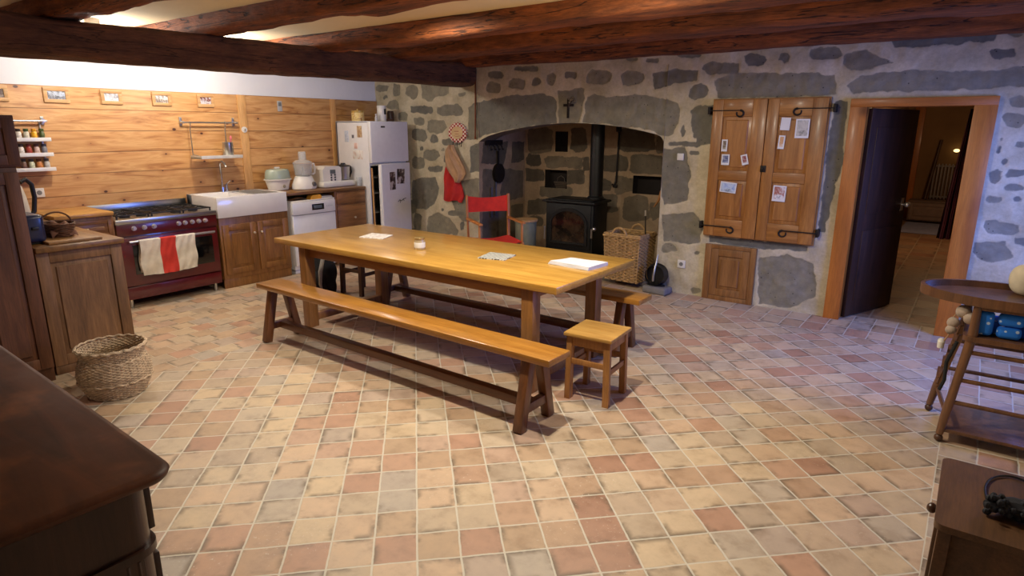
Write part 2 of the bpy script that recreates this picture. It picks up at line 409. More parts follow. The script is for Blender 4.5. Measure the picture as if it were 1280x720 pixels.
# ---- horizontal pine boards
t = NT('pine_boards')
pos = t.n('ShaderNodeNewGeometry').outputs['Position']
sp = t.n('ShaderNodeSeparateXYZ', {0: pos})
zb = t.math('DIVIDE', t.math('SUBTRACT', sp.outputs[2], 0.045), 0.199)
row = t.math('FLOOR', zb); fz = t.math('FRACT', zb)
wn = t.n('ShaderNodeTexWhiteNoise', {'W': row}, noise_dimensions='1D')
shift = t.n('ShaderNodeCombineXYZ', {0: 0.0, 1: t.math('MULTIPLY', wn.outputs['Value'], 9.0), 2: t.math('MULTIPLY', row, 3.1)})
pv = t.n('ShaderNodeVectorMath', {0: pos, 1: shift}, operation='ADD').outputs[0]
mp = t.n('ShaderNodeMapping', {'Vector': pv, 'Scale': (1.0, 0.8, 7.0)}).outputs[0]
n1 = t.noise(mp, 2.4, 6.0, 0.55, 1.2)
col = t.ramp(n1, [(0.28, rgb(148, 94, 48)), (0.42, rgb(190, 138, 82)), (0.60, rgb(208, 162, 106)), (0.74, rgb(178, 122, 68))])
col = t.mix(0.5, col, t.ramp(wn.outputs['Value'], [(0.0, (0.78, 0.74, 0.7)), (1.0, (1.12, 1.1, 1.06))]), 'MULTIPLY')
mk = t.n('ShaderNodeMapping', {'Vector': pv, 'Scale': (1.0, 1.0, 1.5)}).outputs[0]
ks = t.n('ShaderNodeSeparateXYZ', {0: mk})
kd = t.n('ShaderNodeTexVoronoi', {'Vector': t.n('ShaderNodeCombineXYZ', {0: ks.outputs[1], 1: ks.outputs[2], 2: 0.0}), 'Scale': 2.3, 'Randomness': 1.0}, voronoi_dimensions='2D')
kd = t.math('ADD', kd.outputs['Distance'], t.math('MULTIPLY', t.n('ShaderNodeSeparateColor', {0: kd.outputs['Color']}).outputs[0], 0.055))
halo = t.ss(kd, 0.05, 0.20, 1.0, 0.0)
col = t.mix(t.math('MULTIPLY', halo, 0.4), col, rgb(148, 84, 34))
col = t.mix(t.ss(kd, 0.032, 0.058, 1.0, 0.0), col, rgb(74, 38, 18))
seam = t.ss(t.math('MINIMUM', fz, t.math('SUBTRACT', 1.0, fz)), 0.008, 0.028, 1.0, 0.0)
col = t.mix(t.math('MULTIPLY', seam, 0.75), col, rgb(96, 54, 22))
t.p(Base_Color=col, Roughness=0.5)
t.bump(t.math('SUBTRACT', t.math('MULTIPLY', n1, 0.2), seam), 0.4, 0.004)
PINE = t.m

# ---- rubble stone with lime mortar (stone shape comes with the mesh as a mask)
def stone_mat(name, mort_a, mort_b, st_a, st_b, st_c):
    t = NT(name)
    pos = t.n('ShaderNodeNewGeometry').outputs['Position']
    mk = t.n('ShaderNodeAttribute', attribute_name='stone').outputs['Fac']
    tn = t.n('ShaderNodeAttribute', attribute_name='tint').outputs['Fac']
    nf = t.noise(pos, 38.0, 5.0, 0.65)
    k = t.ss(t.math('ADD', mk, t.math('MULTIPLY', t.math('SUBTRACT', nf, 0.5), 0.55)), 0.34, 0.68)
    nm = t.noise(pos, 3.5, 5.0, 0.6)
    mort = t.ramp(nm, [(0.3, mort_a), (0.68, mort_b)])
    mort = t.mix(0.5, mort, t.ramp(nf, [(0.3, (0.75, 0.75, 0.75)), (0.7, (1.15, 1.15, 1.15))]), 'MULTIPLY')
    st = t.ramp(tn, [(0.0, st_a), (0.5, st_b), (1.0, st_c)])
    ns = t.noise(pos, 9.0, 6.0, 0.65)
    st = t.mix(0.7, st, t.ramp(ns, [(0.28, (0.6, 0.6, 0.62)), (0.72, (1.3, 1.28, 1.22))]), 'MULTIPLY')
    pit = t.n('ShaderNodeTexVoronoi', {'Vector': pos, 'Scale': 17.0}).outputs['Distance']
    st = t.mix(t.math('MULTIPLY', t.ss(pit, 0.06, 0.12, 1.0, 0.0), 0.8), st, (0.012, 0.010, 0.009))
    t.p(Base_Color=t.mix(k, mort, st), Roughness=0.92)
    t.bump(t.math('ADD', t.math('MULTIPLY', nf, 0.6), t.math('MULTIPLY', nm, 0.6)), 0.55, 0.012)
    return t.m
STONE = stone_mat('rubble_stone', rgb(170, 156, 126), rgb(214, 200, 170), rgb(110, 107, 98), rgb(128, 122, 106), rgb(142, 134, 114))
SOOT = stone_mat('sooty_stone', rgb(152, 126, 98), rgb(184, 156, 122), rgb(88, 78, 64), rgb(108, 96, 78), rgb(120, 106, 86))
WALL_STONES=[[(0.25,2.19),(0.24,2.15),(0.16,2.15),(0.06,2.15),(0.02,2.18),(0.02,2.23),(0.08,2.25),(0.22,2.24),(0.28,2.23)],
[(0.49,2.14),(0.47,2.10),(0.40,2.08),(0.36,2.08),(0.34,2.13),(0.34,2.21),(0.37,2.26),(0.46,2.25),(0.48,2.23)],
[(0.82,2.11),(0.78,2.07),(0.73,2.05),(0.61,2.08),(0.57,2.12),(0.60,2.19),(0.65,2.22),(0.75,2.23),(0.82,2.20)],
[(0.87,2.24),(1.36,2.22),(1.36,2.09),(1.18,2.07),(1.01,2.00),(0.89,2.05)],
[(1.65,2.08),(1.64,2.06),(1.59,2.06),(1.52,2.06),(1.51,2.08),(1.52,2.10),(1.54,2.11),(1.61,2.11),(1.65,2.10)],
[(0.45,1.96),(0.44,1.91),(0.34,1.91),(0.23,1.93),(0.19,1.96),(0.23,2.01),(0.26,2.03),(0.39,2.04),(0.45,2.00)],
[(1.08,1.89),(1.04,1.86),(0.89,1.86),(0.67,1.88),(0.68,1.91),(0.66,1.96),(0.77,1.97),(0.99,1.95),(1.07,1.93)],
[(1.60,1.89),(1.56,1.83),(1.43,1.83),(1.24,1.83),(1.15,1.87),(1.16,1.94),(1.27,1.96),(1.51,1.97),(1.57,1.94)],
[(0.61,1.81),(0.60,1.78),(0.53,1.78),(0.46,1.78),(0.43,1.81),(0.44,1.87),(0.48,1.89),(0.56,1.89),(0.61,1.86)],
[(0.92,1.75),(0.90,1.72),(0.83,1.71),(0.76,1.71),(0.73,1.74),(0.73,1.80),(0.77,1.81),(0.87,1.81),(0.92,1.80)],
[(1.32,1.69),(1.29,1.64),(1.15,1.60),(1.01,1.62),(0.96,1.66),(0.97,1.76),(1.05,1.79),(1.24,1.78),(1.29,1.76)],
[(1.16,1.52),(1.14,1.49),(1.08,1.48),(1.03,1.49),(1.00,1.52),(1.02,1.57),(1.05,1.59),(1.12,1.59),(1.15,1.57)],
[(0.96,1.56),(0.90,1.50),(0.80,1.50),(0.73,1.51),(0.69,1.55),(0.69,1.63),(0.73,1.66),(0.86,1.67),(0.93,1.64)],
[(1.59,1.49),(1.53,1.47),(1.41,1.46),(1.27,1.46),(1.22,1.49),(1.23,1.54),(1.32,1.55),(1.48,1.54),(1.59,1.52)],
[(1.19,1.32),(1.13,1.27),(1.01,1.25),(0.92,1.27),(0.88,1.30),(0.87,1.37),(0.97,1.40),(1.09,1.40),(1.16,1.39)],
[(0.92,1.22),(0.88,1.14),(0.80,1.13),(0.70,1.14),(0.67,1.17),(0.69,1.26),(0.73,1.30),(0.84,1.30),(0.89,1.29)],
[(1.23,1.15),(1.21,1.12),(1.12,1.11),(1.00,1.11),(0.97,1.13),(0.98,1.17),(1.03,1.18),(1.16,1.19),(1.23,1.19)],
[(1.42,1.28),(1.40,1.23),(1.35,1.22),(1.27,1.23),(1.24,1.25),(1.25,1.32),(1.30,1.36),(1.37,1.37),(1.41,1.34)],
[(0.66,0.99),(1.10,1.05),(1.16,0.90),(1.09,0.70),(0.91,0.60),(0.69,0.58),(0.64,0.77)],
[(0.93,0.50),(1.12,0.58),(1.33,0.52),(1.49,0.36),(1.47,0.30),(0.90,0.27)],
[(0.82,0.42),(0.79,0.34),(0.75,0.30),(0.67,0.31),(0.64,0.38),(0.66,0.48),(0.69,0.55),(0.77,0.52),(0.82,0.49)],
[(1.59,0.59),(1.57,0.57),(1.50,0.56),(1.35,0.55),(1.31,0.57),(1.31,0.61),(1.37,0.63),(1.53,0.63),(1.59,0.64)],
[(1.68,1.93),(1.78,1.99),(1.83,1.93),(1.83,1.54),(1.66,1.54)],
[(1.71,1.45),(1.86,1.51),(1.86,1.14),(1.71,1.13)],
[(1.43,1.00),(1.85,1.07),(1.85,0.52),(1.54,0.49),(1.38,0.73)],
[(1.59,0.42),(1.58,0.39),(1.56,0.38),(1.53,0.37),(1.52,0.41),(1.52,0.46),(1.53,0.48),(1.57,0.49),(1.59,0.47)],
[(1.24,0.62),(1.24,0.61),(1.22,0.60),(1.20,0.61),(1.20,0.62),(1.20,0.64),(1.21,0.65),(1.23,0.65),(1.24,0.65)],
[(1.27,1.39),(1.26,1.38),(1.24,1.38),(1.22,1.38),(1.21,1.39),(1.21,1.41),(1.22,1.41),(1.25,1.42),(1.26,1.41)],
[(0.88,1.40),(0.87,1.39),(0.85,1.38),(0.82,1.38),(0.81,1.40),(0.81,1.43),(0.83,1.43),(0.85,1.44),(0.88,1.43)],
[(0.24,2.08),(0.23,2.06),(0.21,2.06),(0.16,2.06),(0.15,2.08),(0.15,2.09),(0.17,2.10),(0.21,2.10),(0.24,2.10)],
[(2.20,2.12),(2.18,2.09),(2.11,2.09),(2.00,2.09),(1.96,2.12),(1.97,2.18),(2.01,2.21),(2.14,2.21),(2.19,2.19)],
[(2.55,2.17),(2.52,2.12),(2.44,2.12),(2.34,2.14),(2.30,2.16),(2.32,2.22),(2.37,2.24),(2.48,2.24),(2.54,2.22)],
[(2.77,2.19),(2.75,2.16),(2.71,2.14),(2.66,2.15),(2.63,2.17),(2.64,2.22),(2.66,2.24),(2.73,2.24),(2.75,2.23)],
[(2.96,2.20),(2.95,2.16),(2.92,2.14),(2.87,2.15),(2.85,2.19),(2.85,2.26),(2.88,2.28),(2.92,2.28),(2.96,2.25)],
[(3.23,2.24),(3.21,2.21),(3.15,2.21),(3.10,2.21),(3.07,2.23),(3.08,2.26),(3.11,2.28),(3.18,2.28),(3.22,2.26)],
[(2.24,2.28),(2.20,2.25),(2.14,2.25),(2.03,2.25),(2.00,2.28),(2.00,2.32),(2.05,2.34),(2.17,2.33),(2.21,2.31)],
[(1.78,1.98),(1.98,2.00),(2.21,2.04),(2.59,2.06),(2.77,2.07),(2.92,2.03),(2.97,1.97),(2.99,1.73),(2.65,1.70),(2.21,1.65),(1.83,1.57),(1.77,1.75)],
[(2.98,2.09),(3.25,2.10),(3.34,2.10),(3.29,1.74),(3.02,1.73)],
[(3.36,2.01),(3.46,2.04),(3.68,2.00),(3.93,2.03),(4.23,1.98),(4.40,1.93),(4.43,1.87),(4.42,1.76),(4.38,1.64),(4.33,1.60),(4.28,1.60),(4.17,1.65),(3.91,1.69),(3.65,1.72),(3.33,1.74)],
[(3.65,2.19),(3.65,2.15),(3.54,2.13),(3.38,2.15),(3.35,2.18),(3.36,2.25),(3.42,2.28),(3.56,2.29),(3.66,2.25)],
[(4.03,2.17),(4.00,2.13),(3.92,2.11),(3.79,2.12),(3.77,2.16),(3.75,2.23),(3.82,2.26),(3.94,2.25),(4.00,2.23)],
[(4.11,2.23),(4.34,2.25),(4.58,2.22),(4.58,2.14),(4.33,2.10),(4.13,2.06)],
[(4.72,2.04),(4.71,1.99),(4.66,1.97),(4.58,1.96),(4.52,1.98),(4.53,2.05),(4.55,2.09),(4.62,2.11),(4.69,2.09)],
[(4.54,1.86),(4.59,1.90),(4.77,1.90),(4.78,1.56),(4.59,1.60),(4.55,1.70)],
[(4.51,1.65),(4.50,1.61),(4.49,1.60),(4.47,1.60),(4.46,1.64),(4.46,1.69),(4.47,1.71),(4.49,1.72),(4.50,1.69)],
[(4.70,1.53),(4.64,1.51),(4.56,1.51),(4.39,1.51),(4.33,1.52),(4.33,1.54),(4.42,1.55),(4.58,1.56),(4.66,1.55)],
[(4.68,1.44),(4.67,1.42),(4.62,1.42),(4.57,1.42),(4.55,1.43),(4.55,1.46),(4.58,1.47),(4.64,1.47),(4.67,1.46)],
[(4.98,2.21),(4.96,2.17),(4.82,2.18),(4.68,2.19),(4.62,2.23),(4.64,2.27),(4.71,2.30),(4.88,2.29),(4.97,2.27)],
[(5.22,2.28),(5.19,2.24),(5.14,2.23),(5.05,2.25),(5.02,2.28),(5.02,2.33),(5.06,2.35),(5.14,2.34),(5.19,2.32)],
[(4.18,2.34),(4.16,2.32),(4.13,2.32),(4.07,2.33),(4.04,2.34),(4.05,2.37),(4.08,2.37),(4.13,2.37),(4.17,2.37)],
[(3.23,2.23),(3.21,2.22),(3.17,2.21),(3.09,2.22),(3.07,2.24),(3.07,2.27),(3.10,2.29),(3.18,2.28),(3.22,2.26)],
[(2.73,2.32),(2.73,2.30),(2.58,2.31),(2.44,2.32),(2.38,2.33),(2.38,2.37),(2.47,2.37),(2.65,2.37),(2.72,2.35)],
[(3.95,2.36),(3.93,2.35),(3.89,2.35),(3.83,2.36),(3.81,2.37),(3.82,2.38),(3.85,2.39),(3.91,2.38),(3.94,2.38)],
[(4.60,2.35),(4.58,2.34),(4.50,2.34),(4.39,2.35),(4.37,2.36),(4.36,2.38),(4.41,2.39),(4.53,2.38),(4.59,2.37)],
[(5.41,2.28),(5.41,2.26),(5.38,2.25),(5.33,2.27),(5.31,2.28),(5.32,2.32),(5.33,2.33),(5.39,2.33),(5.42,2.31)],
[(5.83,2.30),(5.80,2.26),(5.73,2.25),(5.62,2.26),(5.56,2.29),(5.57,2.35),(5.62,2.36),(5.72,2.37),(5.81,2.34)],
[(5.84,2.31),(6.01,2.32),(6.22,2.21),(6.07,2.17),(5.92,2.16),(5.85,2.20)],
[(6.17,2.41),(6.56,2.41),(6.88,2.38),(6.87,2.33),(6.57,2.32),(6.22,2.32)],
[(7.03,2.37),(7.02,2.35),(6.99,2.35),(6.95,2.36),(6.93,2.37),(6.93,2.39),(6.94,2.40),(6.99,2.40),(7.01,2.39)],
[(7.01,2.23),(7.00,2.21),(6.93,2.20),(6.88,2.19),(6.86,2.21),(6.84,2.25),(6.87,2.27),(6.95,2.27),(7.00,2.27)],
[(5.89,2.04),(6.00,2.12),(6.36,2.16),(6.60,2.12),(6.86,2.12),(7.08,2.15),(7.12,2.15),(7.15,2.00),(7.00,1.99),(6.62,1.98),(6.21,1.98),(5.95,1.97)],
[(4.75,2.13),(4.95,2.18),(5.41,2.17),(5.79,2.14),(5.83,1.97),(5.54,1.96),(4.79,1.96)],
[(5.82,1.91),(5.92,1.92),(5.95,1.42),(5.90,1.07),(5.87,0.77),(5.82,0.78),(5.81,1.55)],
[(5.32,0.48),(5.59,0.54),(5.82,0.48),(5.87,0.17),(5.64,0.02),(5.37,0.02)],
[(4.27,1.47),(4.51,1.50),(4.58,1.26),(4.57,0.98),(4.33,0.90),(4.28,1.12)],
[(4.30,0.81),(4.66,0.87),(4.76,0.75),(4.73,0.55),(4.35,0.53)],
[(4.82,0.64),(5.25,0.64),(5.76,0.65),(5.76,0.59),(5.30,0.56),(4.83,0.57)],
[(4.57,1.76),(4.68,1.76),(4.80,1.54),(4.64,1.52)],
[(4.70,0.57),(4.67,0.55),(4.62,0.54),(4.52,0.53),(4.50,0.54),(4.50,0.56),(4.54,0.57),(4.62,0.58),(4.69,0.58)],
[(4.50,0.45),(4.47,0.43),(4.42,0.41),(4.35,0.41),(4.32,0.43),(4.33,0.48),(4.36,0.51),(4.43,0.52),(4.48,0.50)],
[(4.75,0.45),(4.74,0.43),(4.72,0.43),(4.71,0.43),(4.70,0.43),(4.70,0.45),(4.71,0.46),(4.73,0.46),(4.75,0.46)],
[(4.78,0.05),(4.77,0.04),(4.74,0.03),(4.69,0.02),(4.68,0.03),(4.68,0.06),(4.70,0.08),(4.75,0.08),(4.77,0.08)],
[(7.15,1.74),(7.13,1.70),(7.09,1.69),(7.03,1.70),(7.02,1.72),(7.00,1.78),(7.02,1.80),(7.08,1.81),(7.12,1.79)],
[(7.18,1.57),(7.18,1.56),(7.15,1.55),(7.12,1.56),(7.11,1.56),(7.11,1.59),(7.12,1.60),(7.16,1.60),(7.17,1.60)],
[(7.22,1.36),(7.21,1.34),(7.16,1.33),(7.10,1.33),(7.08,1.35),(7.09,1.38),(7.09,1.39),(7.16,1.39),(7.20,1.39)],
[(7.06,1.32),(7.06,1.30),(7.04,1.28),(7.00,1.29),(6.99,1.31),(6.98,1.36),(7.00,1.38),(7.03,1.39),(7.05,1.37)],
[(7.22,1.25),(7.21,1.24),(7.17,1.23),(7.11,1.23),(7.09,1.24),(7.09,1.26),(7.11,1.28),(7.18,1.28),(7.21,1.27)],
[(7.09,1.15),(7.08,1.14),(7.05,1.13),(7.02,1.13),(7.00,1.15),(7.00,1.17),(7.01,1.18),(7.06,1.18),(7.08,1.18)],
[(7.21,1.16),(7.21,1.15),(7.19,1.14),(7.17,1.15),(7.16,1.16),(7.16,1.17),(7.17,1.18),(7.20,1.19),(7.21,1.18)],
[(7.25,0.91),(7.21,0.88),(7.15,0.88),(7.05,0.89),(7.00,0.94),(7.00,0.98),(7.06,0.99),(7.15,0.98),(7.23,0.96)],
[(7.24,0.72),(7.20,0.69),(7.11,0.66),(7.03,0.67),(6.97,0.72),(6.97,0.80),(7.04,0.82),(7.16,0.83),(7.19,0.80)],
[(7.02,1.60),(7.02,1.60),(7.02,1.60),(7.00,1.60),(7.00,1.60),(7.00,1.62),(7.00,1.62),(7.01,1.62),(7.02,1.62)],
[(7.03,1.53),(7.03,1.50),(7.02,1.50),(7.01,1.50),(7.00,1.52),(7.00,1.56),(7.00,1.58),(7.01,1.57),(7.02,1.56)],
[(7.12,1.87),(7.12,1.85),(7.08,1.85),(7.04,1.85),(7.02,1.87),(7.01,1.91),(7.04,1.92),(7.09,1.92),(7.12,1.91)],
[(7.08,1.43),(7.08,1.42),(7.07,1.41),(7.06,1.41),(7.05,1.43),(7.05,1.46),(7.05,1.47),(7.07,1.47),(7.08,1.46)],
[(7.31,0.84),(7.30,0.82),(7.28,0.82),(7.24,0.82),(7.22,0.83),(7.22,0.86),(7.24,0.87),(7.28,0.88),(7.31,0.87)]]
HEARTH_STONES=[[(2.31,1.49),(2.29,1.40),(2.27,1.38),(2.05,1.34),(1.93,1.35),(1.90,1.39),(1.88,1.60),(1.89,1.66),(1.92,1.67),(2.20,1.70),(2.26,1.66),(2.29,1.63)],
[(2.82,1.52),(2.82,1.44),(2.78,1.40),(2.65,1.38),(2.59,1.42),(2.57,1.43),(2.57,1.61),(2.56,1.68),(2.61,1.69),(2.74,1.68),(2.78,1.67),(2.79,1.65)],
[(2.12,1.23),(2.10,1.19),(2.09,1.18),(1.93,1.18),(1.89,1.19),(1.86,1.20),(1.86,1.29),(1.88,1.30),(1.90,1.34),(2.05,1.33),(2.11,1.33),(2.10,1.31)],
[(2.72,1.25),(2.72,1.19),(2.69,1.19),(2.32,1.16),(2.24,1.16),(2.20,1.17),(2.15,1.28),(2.21,1.30),(2.21,1.32),(2.57,1.32),(2.66,1.33),(2.71,1.31)],
[(2.18,1.01),(2.16,0.98),(2.14,0.99),(1.95,0.96),(1.88,0.97),(1.86,0.97),(1.86,1.10),(1.86,1.13),(1.90,1.15),(2.06,1.15),(2.15,1.14),(2.16,1.12)],
[(2.79,1.02),(2.80,0.98),(2.77,0.97),(2.60,0.97),(2.53,0.96),(2.53,0.97),(2.53,1.08),(2.52,1.13),(2.54,1.15),(2.73,1.17),(2.78,1.15),(2.78,1.14)],
[(2.63,0.84),(2.57,0.80),(2.58,0.80),(2.26,0.76),(2.13,0.78),(2.10,0.79),(2.11,0.88),(2.10,0.90),(2.18,0.91),(2.42,0.94),(2.56,0.94),(2.62,0.92)],
[(2.22,0.60),(2.21,0.55),(2.17,0.53),(1.99,0.51),(1.91,0.51),(1.89,0.53),(1.90,0.68),(1.89,0.70),(1.92,0.72),(2.12,0.74),(2.19,0.74),(2.21,0.72)],
[(2.17,0.41),(2.15,0.37),(2.15,0.36),(1.95,0.32),(1.91,0.33),(1.89,0.34),(1.90,0.44),(1.90,0.47),(1.93,0.49),(2.10,0.50),(2.14,0.49),(2.16,0.48)],
[(3.75,1.49),(3.77,1.43),(3.73,1.42),(3.44,1.40),(3.30,1.41),(3.26,1.42),(3.28,1.60),(3.24,1.64),(3.29,1.68),(3.65,1.68),(3.73,1.66),(3.74,1.64)],
[(3.90,1.47),(3.90,1.42),(3.88,1.40),(3.81,1.39),(3.78,1.40),(3.77,1.42),(3.76,1.53),(3.75,1.58),(3.77,1.59),(3.85,1.61),(3.87,1.59),(3.89,1.58)],
[(3.41,1.21),(3.40,1.16),(3.37,1.17),(3.16,1.14),(3.08,1.15),(3.05,1.17),(3.08,1.29),(3.02,1.34),(3.08,1.35),(3.29,1.36),(3.40,1.34),(3.40,1.32)],
[(3.88,1.20),(3.90,1.16),(3.82,1.14),(3.60,1.14),(3.49,1.14),(3.43,1.17),(3.43,1.30),(3.44,1.35),(3.47,1.37),(3.74,1.38),(3.84,1.37),(3.87,1.34)],
[(3.50,1.00),(3.51,0.92),(3.46,0.93),(3.33,0.88),(3.26,0.88),(3.23,0.90),(3.22,1.02),(3.24,1.09),(3.25,1.11),(3.42,1.09),(3.45,1.09),(3.50,1.09)],
[(3.29,0.72),(3.31,0.67),(3.29,0.65),(3.12,0.64),(3.06,0.64),(3.05,0.67),(3.04,0.80),(3.06,0.83),(3.08,0.86),(3.23,0.87),(3.28,0.86),(3.28,0.85)],
[(3.73,0.65),(3.74,0.62),(3.69,0.58),(3.48,0.54),(3.40,0.55),(3.36,0.59),(3.37,0.75),(3.37,0.84),(3.41,0.85),(3.56,0.89),(3.65,0.88),(3.70,0.86)],
[(2.75,1.21),(2.75,1.18),(2.74,1.18),(2.67,1.17),(2.63,1.18),(2.63,1.18),(2.61,1.25),(2.62,1.28),(2.63,1.30),(2.72,1.31),(2.74,1.30),(2.75,1.30)],
[(2.86,1.20),(2.86,1.17),(2.85,1.16),(2.79,1.15),(2.77,1.14),(2.77,1.16),(2.76,1.27),(2.75,1.31),(2.77,1.32),(2.84,1.33),(2.85,1.32),(2.86,1.30)],
[(3.89,0.68),(3.88,0.63),(3.86,0.62),(3.78,0.59),(3.77,0.61),(3.75,0.62),(3.73,0.76),(3.74,0.80),(3.76,0.81),(3.83,0.82),(3.86,0.82),(3.88,0.79)],
[(2.80,1.02),(2.77,0.99),(2.76,0.98),(2.58,0.97),(2.53,0.97),(2.52,0.99),(2.50,1.05),(2.49,1.09),(2.52,1.10),(2.70,1.12),(2.77,1.10),(2.79,1.11)],
[(3.19,0.97),(3.18,0.92),(3.17,0.91),(3.09,0.91),(3.04,0.91),(3.05,0.92),(3.03,1.02),(3.04,1.04),(3.06,1.06),(3.14,1.06),(3.18,1.05),(3.18,1.04)]]
# ================================================================ room shell
def seg_sd(px, pz, poly):
    n = len(poly); d = np.full(px.shape, 1e9); inside = np.zeros(px.shape, bool)
    for i in range(n):
        ax, az = poly[i]; bx, bz = poly[(i+1) % n]
        ex, ez = bx-ax, bz-az; L = ex*ex+ez*ez+1e-12
        tt = np.clip(((px-ax)*ex+(pz-az)*ez)/L, 0, 1)
        d = np.minimum(d, np.hypot(px-ax-tt*ex, pz-az-tt*ez))
        c = ((az > pz) != (bz > pz)) & (px < (bx-ax)*(pz-az)/(bz-az+1e-12)+ax)
        inside ^= c
    return np.where(inside, -d, d)
def stone_fields(a, b, stones, seed):
    """mask and tint for points (a along the wall, b height)"""
    wa = a + 0.012*vnoise(a*14, b*14, seed=seed) + 0.006*vnoise(a*38, b*38, seed=seed+1)
    wb = b + 0.012*vnoise(a*14+50, b*14, seed=seed+2) + 0.006*vnoise(a*38+50, b*38, seed=seed+3)
    mask = np.zeros(a.shape); tint = np.zeros(a.shape)
    rs = random.Random(seed)
    for poly in stones:
        k = rs.random()
        xs = [p[0] for p in poly]; zs = [p[1] for p in poly]
        sel_ = (a > min(xs)-.07) & (a < max(xs)+.07) & (b > min(zs)-.07) & (b < max(zs)+.07)
        if not sel_.any(): continue
        sd = seg_sd(wa[sel_], wb[sel_], poly)
        mk = np.clip(0.5 - sd/0.032, 0, 1)
        old = mask[sel_]; tt = tint[sel_]
        tint[sel_] = np.where(mk > old, k, tt); mask[sel_] = np.maximum(old, mk)
    return mask, tint
WALLTOP = 2.52
SP_L, SP_R = 1.85, 4.283
def arch(x):
    xs = [1.85, 1.9, 2.0, 2.2, 2.477, 2.75, 3.01, 3.18, 3.352, 3.6, 3.828, 4.05, 4.2, 4.25, 4.283]
    zs = [1.515, 1.545, 1.586, 1.635, 1.682, 1.715, 1.734, 1.738, 1.735, 1.718, 1.694, 1.655, 1.622, 1.60, 1.55]
    return float(np.interp(x, xs, zs))
def build_stone_wall():
    st = 0.0145; V = []; F = []
    def patch(x0, x1, lo, hi):
        nx = max(2, int((x1-x0)/st)); xs = np.linspace(x0, x1, nx+1)
        L = [lo(x) for x in xs]; nz = max(2, int((hi-min(L))/st)); k = len(V)
        for i, x in enumerate(xs):
            for j in range(nz+1): V.append((x, 0.0, L[i]+(hi-L[i])*j/nz))
        for i in range(nx):
            for j in range(nz):
                a = k+i*(nz+1)+j; F.append((a, a+nz+1, a+nz+2, a+1))
    patch(0.0, SP_L, lambda x: 0.0, WALLTOP)
    patch(SP_L, SP_R, arch, WALLTOP)
    patch(SP_R, 5.99, lambda x: 0.0, WALLTOP)
    patch(5.99, 6.90, lambda x: 1.90, WALLTOP)
    patch(6.90, 7.95, lambda x: 0.0, WALLTOP)
    A = np.array(V); x, z = A[:, 0], A[:, 2]
    extra = []
    rs = random.Random(11)
    for i in range(10):      # the stretch of wall beyond the picture
        cx = 7.5+.4*rs.random(); cz = 0.1+2.2*rs.random(); w = .08+.12*rs.random(); h = .05+.07*rs.random()
        extra.append([(cx+w*math.cos(q*PI/4)*(.85+.3*rs.random()), cz+h*math.sin(q*PI/4)*(.85+.3*rs.random())) for q in range(8)])
    for i in range(14):      # behind the refrigerator
        cx = 0.1+0.6*rs.random(); cz = 0.1+1.3*rs.random(); w = .07+.08*rs.random(); h = .05+.06*rs.random()
        extra.append([(cx+w*math.cos(q*PI/4)*(.85+.3*rs.random()), cz+h*math.sin(q*PI/4)*(.85+.3*rs.random())) for q in range(8)])
    mask, tint = stone_fields(x, z, WALL_STONES+extra, 5)
    sm = np.clip((mask-.3)/.4, 0, 1)
    # the dressed arch stones lie flush with the face; rubble sits a little behind the smeared mortar
    A[:, 1] = 0.006*sm + 0.009*vnoise(x*5, z*5, seed=3) + 0.004*vnoise(x*17, z*17, seed=4) + 0.003*sm*vnoise(x*30, z*30, seed=8)
    me = bpy.data.meshes.new('wall_back'); me.from_pydata([tuple(p) for p in A], [], F); me.materials.append(STONE)
    for nm, arr in (('stone', mask), ('tint', tint)):
        at = me.attributes.new(nm, 'FLOAT', 'POINT'); at.data.foreach_set('value', arr.astype(np.float32))
    me.polygons.foreach_set('use_smooth', [True]*len(me.polygons)); me.update()
    o = bpy.data.objects.new('wall_back', me); COL.objects.link(o); o['kind'] = 'structure'
    return o
build_stone_wall()
